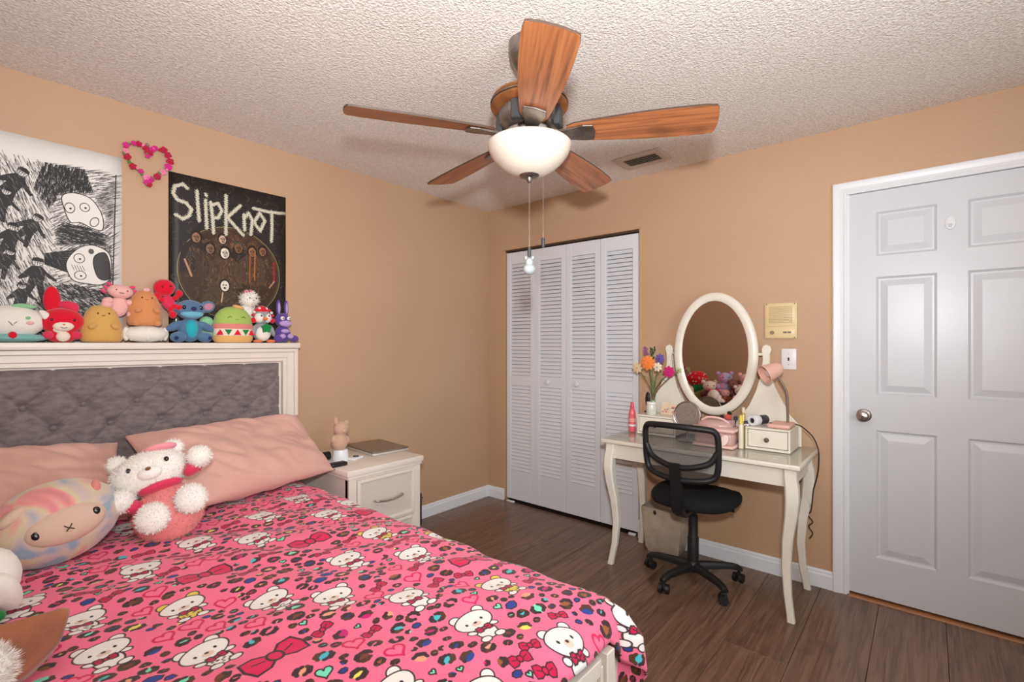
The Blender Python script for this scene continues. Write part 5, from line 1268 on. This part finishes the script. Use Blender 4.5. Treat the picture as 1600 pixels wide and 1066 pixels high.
obj('patty', B().lathe([(0, .070), (.095, .070), (.099, .080), (.096, .096), (.090, .100), (0, .100)], cb_, 40, sy=.60), salmon, t)
obj('top_bun', B().lathe([(0, .098), (.092, .099), (.093, .112), (.084, .145), (.064, .170), (.036, .186), (0, .192)], cb_, 40, sy=.60), green, t)
for k in range(5):
    tt = R(-90 - 50 + 25 * k); x0 = .098 * math.cos(tt); y0 = .060 * math.sin(tt); w_ = .017
    obj('zigzag', B().prism([(x0 - w_, .040), (x0 + w_, .040), (x0, .068)] if k % 2 == 0 else [(x0 - w_, .068), (x0 + w_, .068), (x0, .040)], 'y', y0 - .004, y0 + .006, m=Matrix.Translation(cb_)), red_p if k % 2 == 0 else gre2, t, False)
for x in (-.032, .032): S_([(x - .012, -.050, .128), (x, -.050, .136), (x + .012, -.050, .128)], nm='eye')
S_([(-.007, -.053, .122), (0, -.054, .118), (.007, -.053, .122)]); P('tassel', tan, [((.018, -.02, .188), (.030, .016, .010), (0, 14, 0))], 2)
t, P, S_ = plush('plush_toy', 'fluffy white cat plush with pink crest behind burger and penguin', (-1.985, -.052, HZ + .10), group=HG)
P('body', white, [((0, 0, .050), (.044, .030, .055))], spk=(420, .014, .0016)); P('head', white, [((.010, -.012, .135), (.044, .032, .042))], spk=(520, .018, .0016)); P('crest', hotp, [((-.010, -.016, .172), (.010, .010, .014), (0, -20, 0)), ((.014, -.016, .176), (.010, .010, .014), (0, 15, 0))], 2)
P('tail', white, [((-.072, -.004, .036), (.034, .012, .012), (0, 30, 0))], spk=(160, .012, .0014))
for x in (.0, .034): P('eye', blk, [((x, -.044, .142), (.004, .003, .004))], 2)
P('nose', grey, [((.020, -.046, .130), (.004, .003, .003))], 2)
t, P, S_ = plush('plush_toy', 'penguin plush in a red striped hat holding a green star', (-1.918, HY - .01, HZ), group=HG)
P('body', grey, [((0, .004, .060), (.048, .036, .056))]); P('belly', white, [((0, -.012, .052), (.040, .030, .044))]); P('head', grey, [((0, 0, .140), (.048, .038, .042))]); P('face', white, [((-.022, -.016, .136), (.024, .026, .028)), ((.018, -.016, .136), (.024, .026, .028))])
P('beak', orf, [((0, -.044, .130), (.013, .012, .010))], 2); ht = P('hat', red_p, [((0, .004, .174), (.034, .030, .030))]); 
for k in range(9):
    tt = R(20 * k + 10); P('hat_stripe', white if k % 2 else red_p, [((.053 * math.cos(tt), -.010, .142 + .048 * math.sin(tt)), (.008, .012, .008))], 2)
P('ear_muff', red_p, [((-.050, -.012, .122), (.014, .014, .016))], 2); P('ear_muff', red_p, [((.050, -.012, .122), (.014, .014, .016))], 2)
for x in (-.020, .020): P('eye', blk, [((x, -.042, .146), (.004, .003, .005))], 2)
for sg in (-1, 1): P('foot', orf, [((sg * .034, -.030, .008), (.024, .022, .009))], 2); P('wing', grey, [((sg * .050, -.010, .064), (.012, .018, .034), (0, sg * -18, 0))], 2)
bst = B().prism([(r_ * math.cos(R(90 + 36 * k)), r_ * math.sin(R(90 + 36 * k))) for k in range(10) for r_ in [.032 if k % 2 == 0 else .017]], 'y', -.008, .004, .003, Matrix.Translation((-1.918 + .004, HY - .054, HZ + .080))); obj('star', bst, gre2, t)
t, P, S_ = plush('plush_toy', 'purple rabbit plush with tall ears, rightmost on headboard', (-1.800, HY, HZ), group=HG)
P('body', purp, [((0, 0, .050), (.042, .036, .050))]); P('head', purp, [((-.004, -.006, .128), (.042, .034, .040))]); P('muzzle', lil, [((0, -.034, .108), (.034, .018, .018))]); P('chest', lil, [((0, -.032, .066), (.026, .010, .012))], 2)
for x in (-.024, .020): e1 = P('ear', purp, [((x, 0, .196), (.012, .010, .048))]); P('ear_lining', lil, [((x, -.008, .196), (.007, .005, .034))], 2, parent=e1)
for x in (-.018, .018): e1 = P('eye', white, [((x, -.038, .138), (.012, .006, .011))], 2); P('pupil', blk, [((x + .002, -.044, .137), (.004, .003, .004))], 2, parent=e1)
for sg, zz in ((-1, .03), (1, .018)): P('foot', purp, [((sg * .044 + .004, -.036, .022), (.026, .024, .021))], 2); P('paw', lil, [((sg * .022, -.048, .036), (.018, .012, .014))], 2)

# --- big plush toys on the bed
def tiedye():
    m = mat('tie_dye_plush', (200, 150, 150), .95, bump=.3, bscale=260, bdist=.003, sheen=.4); nt = m.node_tree; N = nt.nodes; L = nt.links
    tc = N.new('ShaderNodeTexCoord'); n = N.new('ShaderNodeTexNoise'); n.inputs['Scale'].default_value = 6.5; n.inputs['Detail'].default_value = 2; n.inputs['Distortion'].default_value = .6
    L.new(tc.outputs['Object'], n.inputs[0]); r = N.new('ShaderNodeValToRGB'); L.new(n.outputs[0], r.inputs[0]); e = r.color_ramp.elements
    cs = [(.30, (190, 120, 124)), (.40, (222, 140, 140)), (.47, (206, 190, 150)), (.53, (196, 176, 168)), (.59, (134, 158, 178)), (.66, (170, 190, 160)), (.75, (150, 130, 160))]
    e[0].position = cs[0][0]; e[0].color = lin(cs[0][1]); e[1].position = cs[-1][0]; e[1].color = lin(cs[-1][1])
    for p, c in cs[1:-1]: k = e.new(p); k.color = lin(c)
    L.new(r.outputs[0], N['Principled BSDF'].inputs['Base Color']); return m
td = tiedye(); beige = fur('beige_plush', (208, 176, 156)); gb = fur('grey_brown_plush', (140, 116, 110))
t, P, S_ = plush('plush_toy', 'large oval tie-dye lamb plush lying at the left of the bed', (-2.800, -.730, .600), yaw=4, roll=-11, pitch=-16, s=.88)
P('body', td, [((0, 0, .146), (.196, .118, .150))], 4, .02); fc = P('face', beige, [((.012, -.088, .128), (.118, .044, .070), (0, 0, 0))], 3, .01)
for x, z in ((-.072, .124), (.098, .136)): P('eye', blk, [((x, -.116, z), (.013, .006, .015))], 2, parent=fc)
S_([(.000, -.134, .124), (.012, -.135, .112), (.022, -.134, .124)], r=.0018, parent=fc); S_([(.002, -.135, .102), (.012, -.136, .110), (.024, -.135, .102)], r=.0018, parent=fc)
P('ear', gb, [((-.205, -.040, .170), (.060, .016, .020), (0, -38, 0))]); P('ear', beige, [((-.110, -.078, .212), (.046, .020, .020), (0, -28, 0))]); P('horn', gb, [((.050, -.072, .218), (.022, .018, .020))], 2); P('ear', salmon, [((.128, -.060, .222), (.016, .020, .030), (0, 12, 0))], 2)
wf = fur('white_fluff', (236, 230, 222)); pf = fur('pink_fluff', (226, 134, 130)); pd = fur('deep_pink_fluff', (214, 56, 92)); bowm = fur('bow_pink', (236, 150, 158))
t, P, S_ = plush('plush_toy', 'fluffy white bear plush in a pink romper leaning on the middle pillow', (-2.515, -.800, .602), yaw=-16, roll=-15, pitch=-30, s=.93)
P('body', pf, [((.0, 0, .105), (.118, .075, .108))], 4, .05, 20, spk=(2600, .010, .0014)); P('collar', pd, [((-.002, -.030, .208), (.075, .045, .020))], 3, .05, spk=(300, .008, .0012))
P('head', wf, [((-.025, -.010, .285), (.130, .080, .085))], 4, .04, 22, spk=(3600, .011, .0014))
for sg in (-1, 1): P('ear', wf, [((-.025 + sg * .096, .0, .362), (.036, .024, .034))], 3, .05, spk=(420, .010, .0014))
bw = P('cap', bowm, [((.030, -.030, .366), (.058, .040, .016), (0, 6, 0))], 3, .06)
P('muzzle', wf, [((-.018, -.078, .262), (.042, .024, .028))], 3, .03, spk=(300, .006, .001)); P('nose', fur('brown_nose', (120, 80, 56)), [((-.018, -.103, .272), (.010, .006, .007))], 2)
for x in (-.080, .044): P('eye', blk, [((x, -.080, .296), (.009, .007, .011))], 2)
for sg, x, z, mat_z in ((-1, -.128, .195, 0), (1, .150, .268, 0)): e1 = P('arm', pd, [((x * .82, -.035, z - .025), (.045, .034, .026), (0, sg * -30, 0))], 3, .05, spk=(260, .008, .0012)); P('hand', wf, [((x, -.060, z), (.043, .036, .042))], 3, .05, 22, spk=(800, .010, .0014), parent=e1)
for x, z in ((-.045, .085), (.085, .105)): P('foot', wf, [((x, -.085, z), (.054, .034, .056))], 3, .05, 22, spk=(1100, .010, .0014))

t, P, S_ = plush('plush_toy', 'white plush with a green leaf at the left edge of the bed', (-3.005, -.985, .600), yaw=-20)
P('body', white, [((0, 0, .085), (.080, .070, .085))]); P('arm', white, [((.060, -.045, .060), (.030, .032, .060), (20, -14, 0))]); P('leaf', gre2, [((.056, -.085, .016), (.018, .020, .014))], 2); P('leg', white, [((.020, -.08, .035), (.04, .04, .035))])
tanb = fur('caramel_plush', (170, 106, 72), (132, 80, 58))
t, P, S_ = plush('plush_toy', 'caramel plush with a fluffy cream tummy at lower left of the bed', (-3.010, -1.440, .598), yaw=-8, s=.85)
b = B().prism([(-.14, .02), (-.10, .0), (.04, .0), (.105, .050), (.128, .118), (.11, .128), (.05, .125), (-.03, .135), (-.12, .12), (-.16, .07)], 'y', -.06, .06, .02, Matrix.Translation((-3.000, -1.44, .600)) @ Matrix.Scale(.92, 4) @ Matrix.Rotation(R(-35), 4, 'X')); bmesh.ops.subdivide_edges(b.bm, edges=b.bm.edges[:], cuts=2, use_grid_fill=True)
ob = obj('body', b, tanb, t, ang=180); md = ob.modifiers.new('s', 'SUBSURF'); md.levels = 2; md.render_levels = 2
P('tummy', wf, [((-.030, -.062, .085), (.075, .040, .062), (-35, 0, 0))], 3, .04, spk=(2400, .020, .0014)); P('foot', tanb, [((-.01, .10, .10), (.030, .03, .03))], 2)

# --- pile at the far side of the bed, seen only in the vanity mirror
PG = 'plush toys piled at the far side of the bed'; pmulti = fur('pink_blue_plush', (232, 130, 170), (140, 190, 220))
def simple(label, x, y, z, bodym, headm, s=1, yaw=60, ears=True):
    t, P, S_ = plush('plush_toy', label, (x, y, z), yaw=yaw, group=PG, s=s)
    P('body', bodym, [((0, 0, .085), (.085, .065, .085))]); P('head', headm, [((0, -.015, .205), (.085, .065, .065))])
    for sg in (-1, 1):
        P('arm', bodym, [((sg * .085, -.03, .10), (.035, .03, .04))], 2); P('leg', bodym, [((sg * .06, -.07, .04), (.04, .045, .04))], 2)
        if ears: P('ear', headm, [((sg * .075, 0, .260), (.026, .016, .026))], 2)
        P('eye', blk, [((sg * .035, -.075, .215), (.007, .005, .008))], 2)
    return t, P, S_
t, P, S_ = plush('plush_toy', 'red strawberry plush with white dots and green leaves in mirror', (-3.26, -.70, .600), yaw=70, group=PG)
P('body', green, [((0, 0, .10), (.13, .08, .10))]); P('leaves', gre2, [((.03, -.03, .14), (.12, .06, .06), (0, 20, 0))]); hdp = P('berry', red_p, [((0, 0, .275), (.13, .09, .095))])
rgd = random.Random(4)
for k in range(26):
    th = rgd.uniform(-.9, .9); ph = rgd.uniform(-2.9, -.2); q = math.cos(th); P('dot', white, [((.13 * q * math.cos(ph), .09 * q * math.sin(ph), .275 + .095 * math.sin(th)), (.009, .007, .008))], 1, parent=hdp)
simple('brown monkey plush with a cream face in the mirror', -3.18, -.88, .600, fur('brown_plush', (104, 58, 46)), cream_p, .95)
t, P, S_ = simple('pink and blue plush on top of the pile in mirror', -3.26, -1.03, .69, pmulti, pmulti, 1.0); 
simple('small magenta plush low in the pile in mirror', -3.10, -.96, .600, hotp, hotp, .6)
simple('brown plush with a dark snout in mirror pile', -3.25, -1.15, .66, fur('cocoa_plush', (110, 66, 58)), fur('cocoa_light', (150, 104, 90)), .8)
simple('pale pink bear plush highest at the right of the pile', -3.24, -1.28, .70, pinkp, pinkp, .95)
simple('cream and pink bear plush in front of mirror pile', -3.12, -1.25, .600, pinkp, white, .8)
simple('long tan seal plush lying in front of mirror pile', -3.12, -1.08, .600, tanb, pinkp, .62, ears=False)
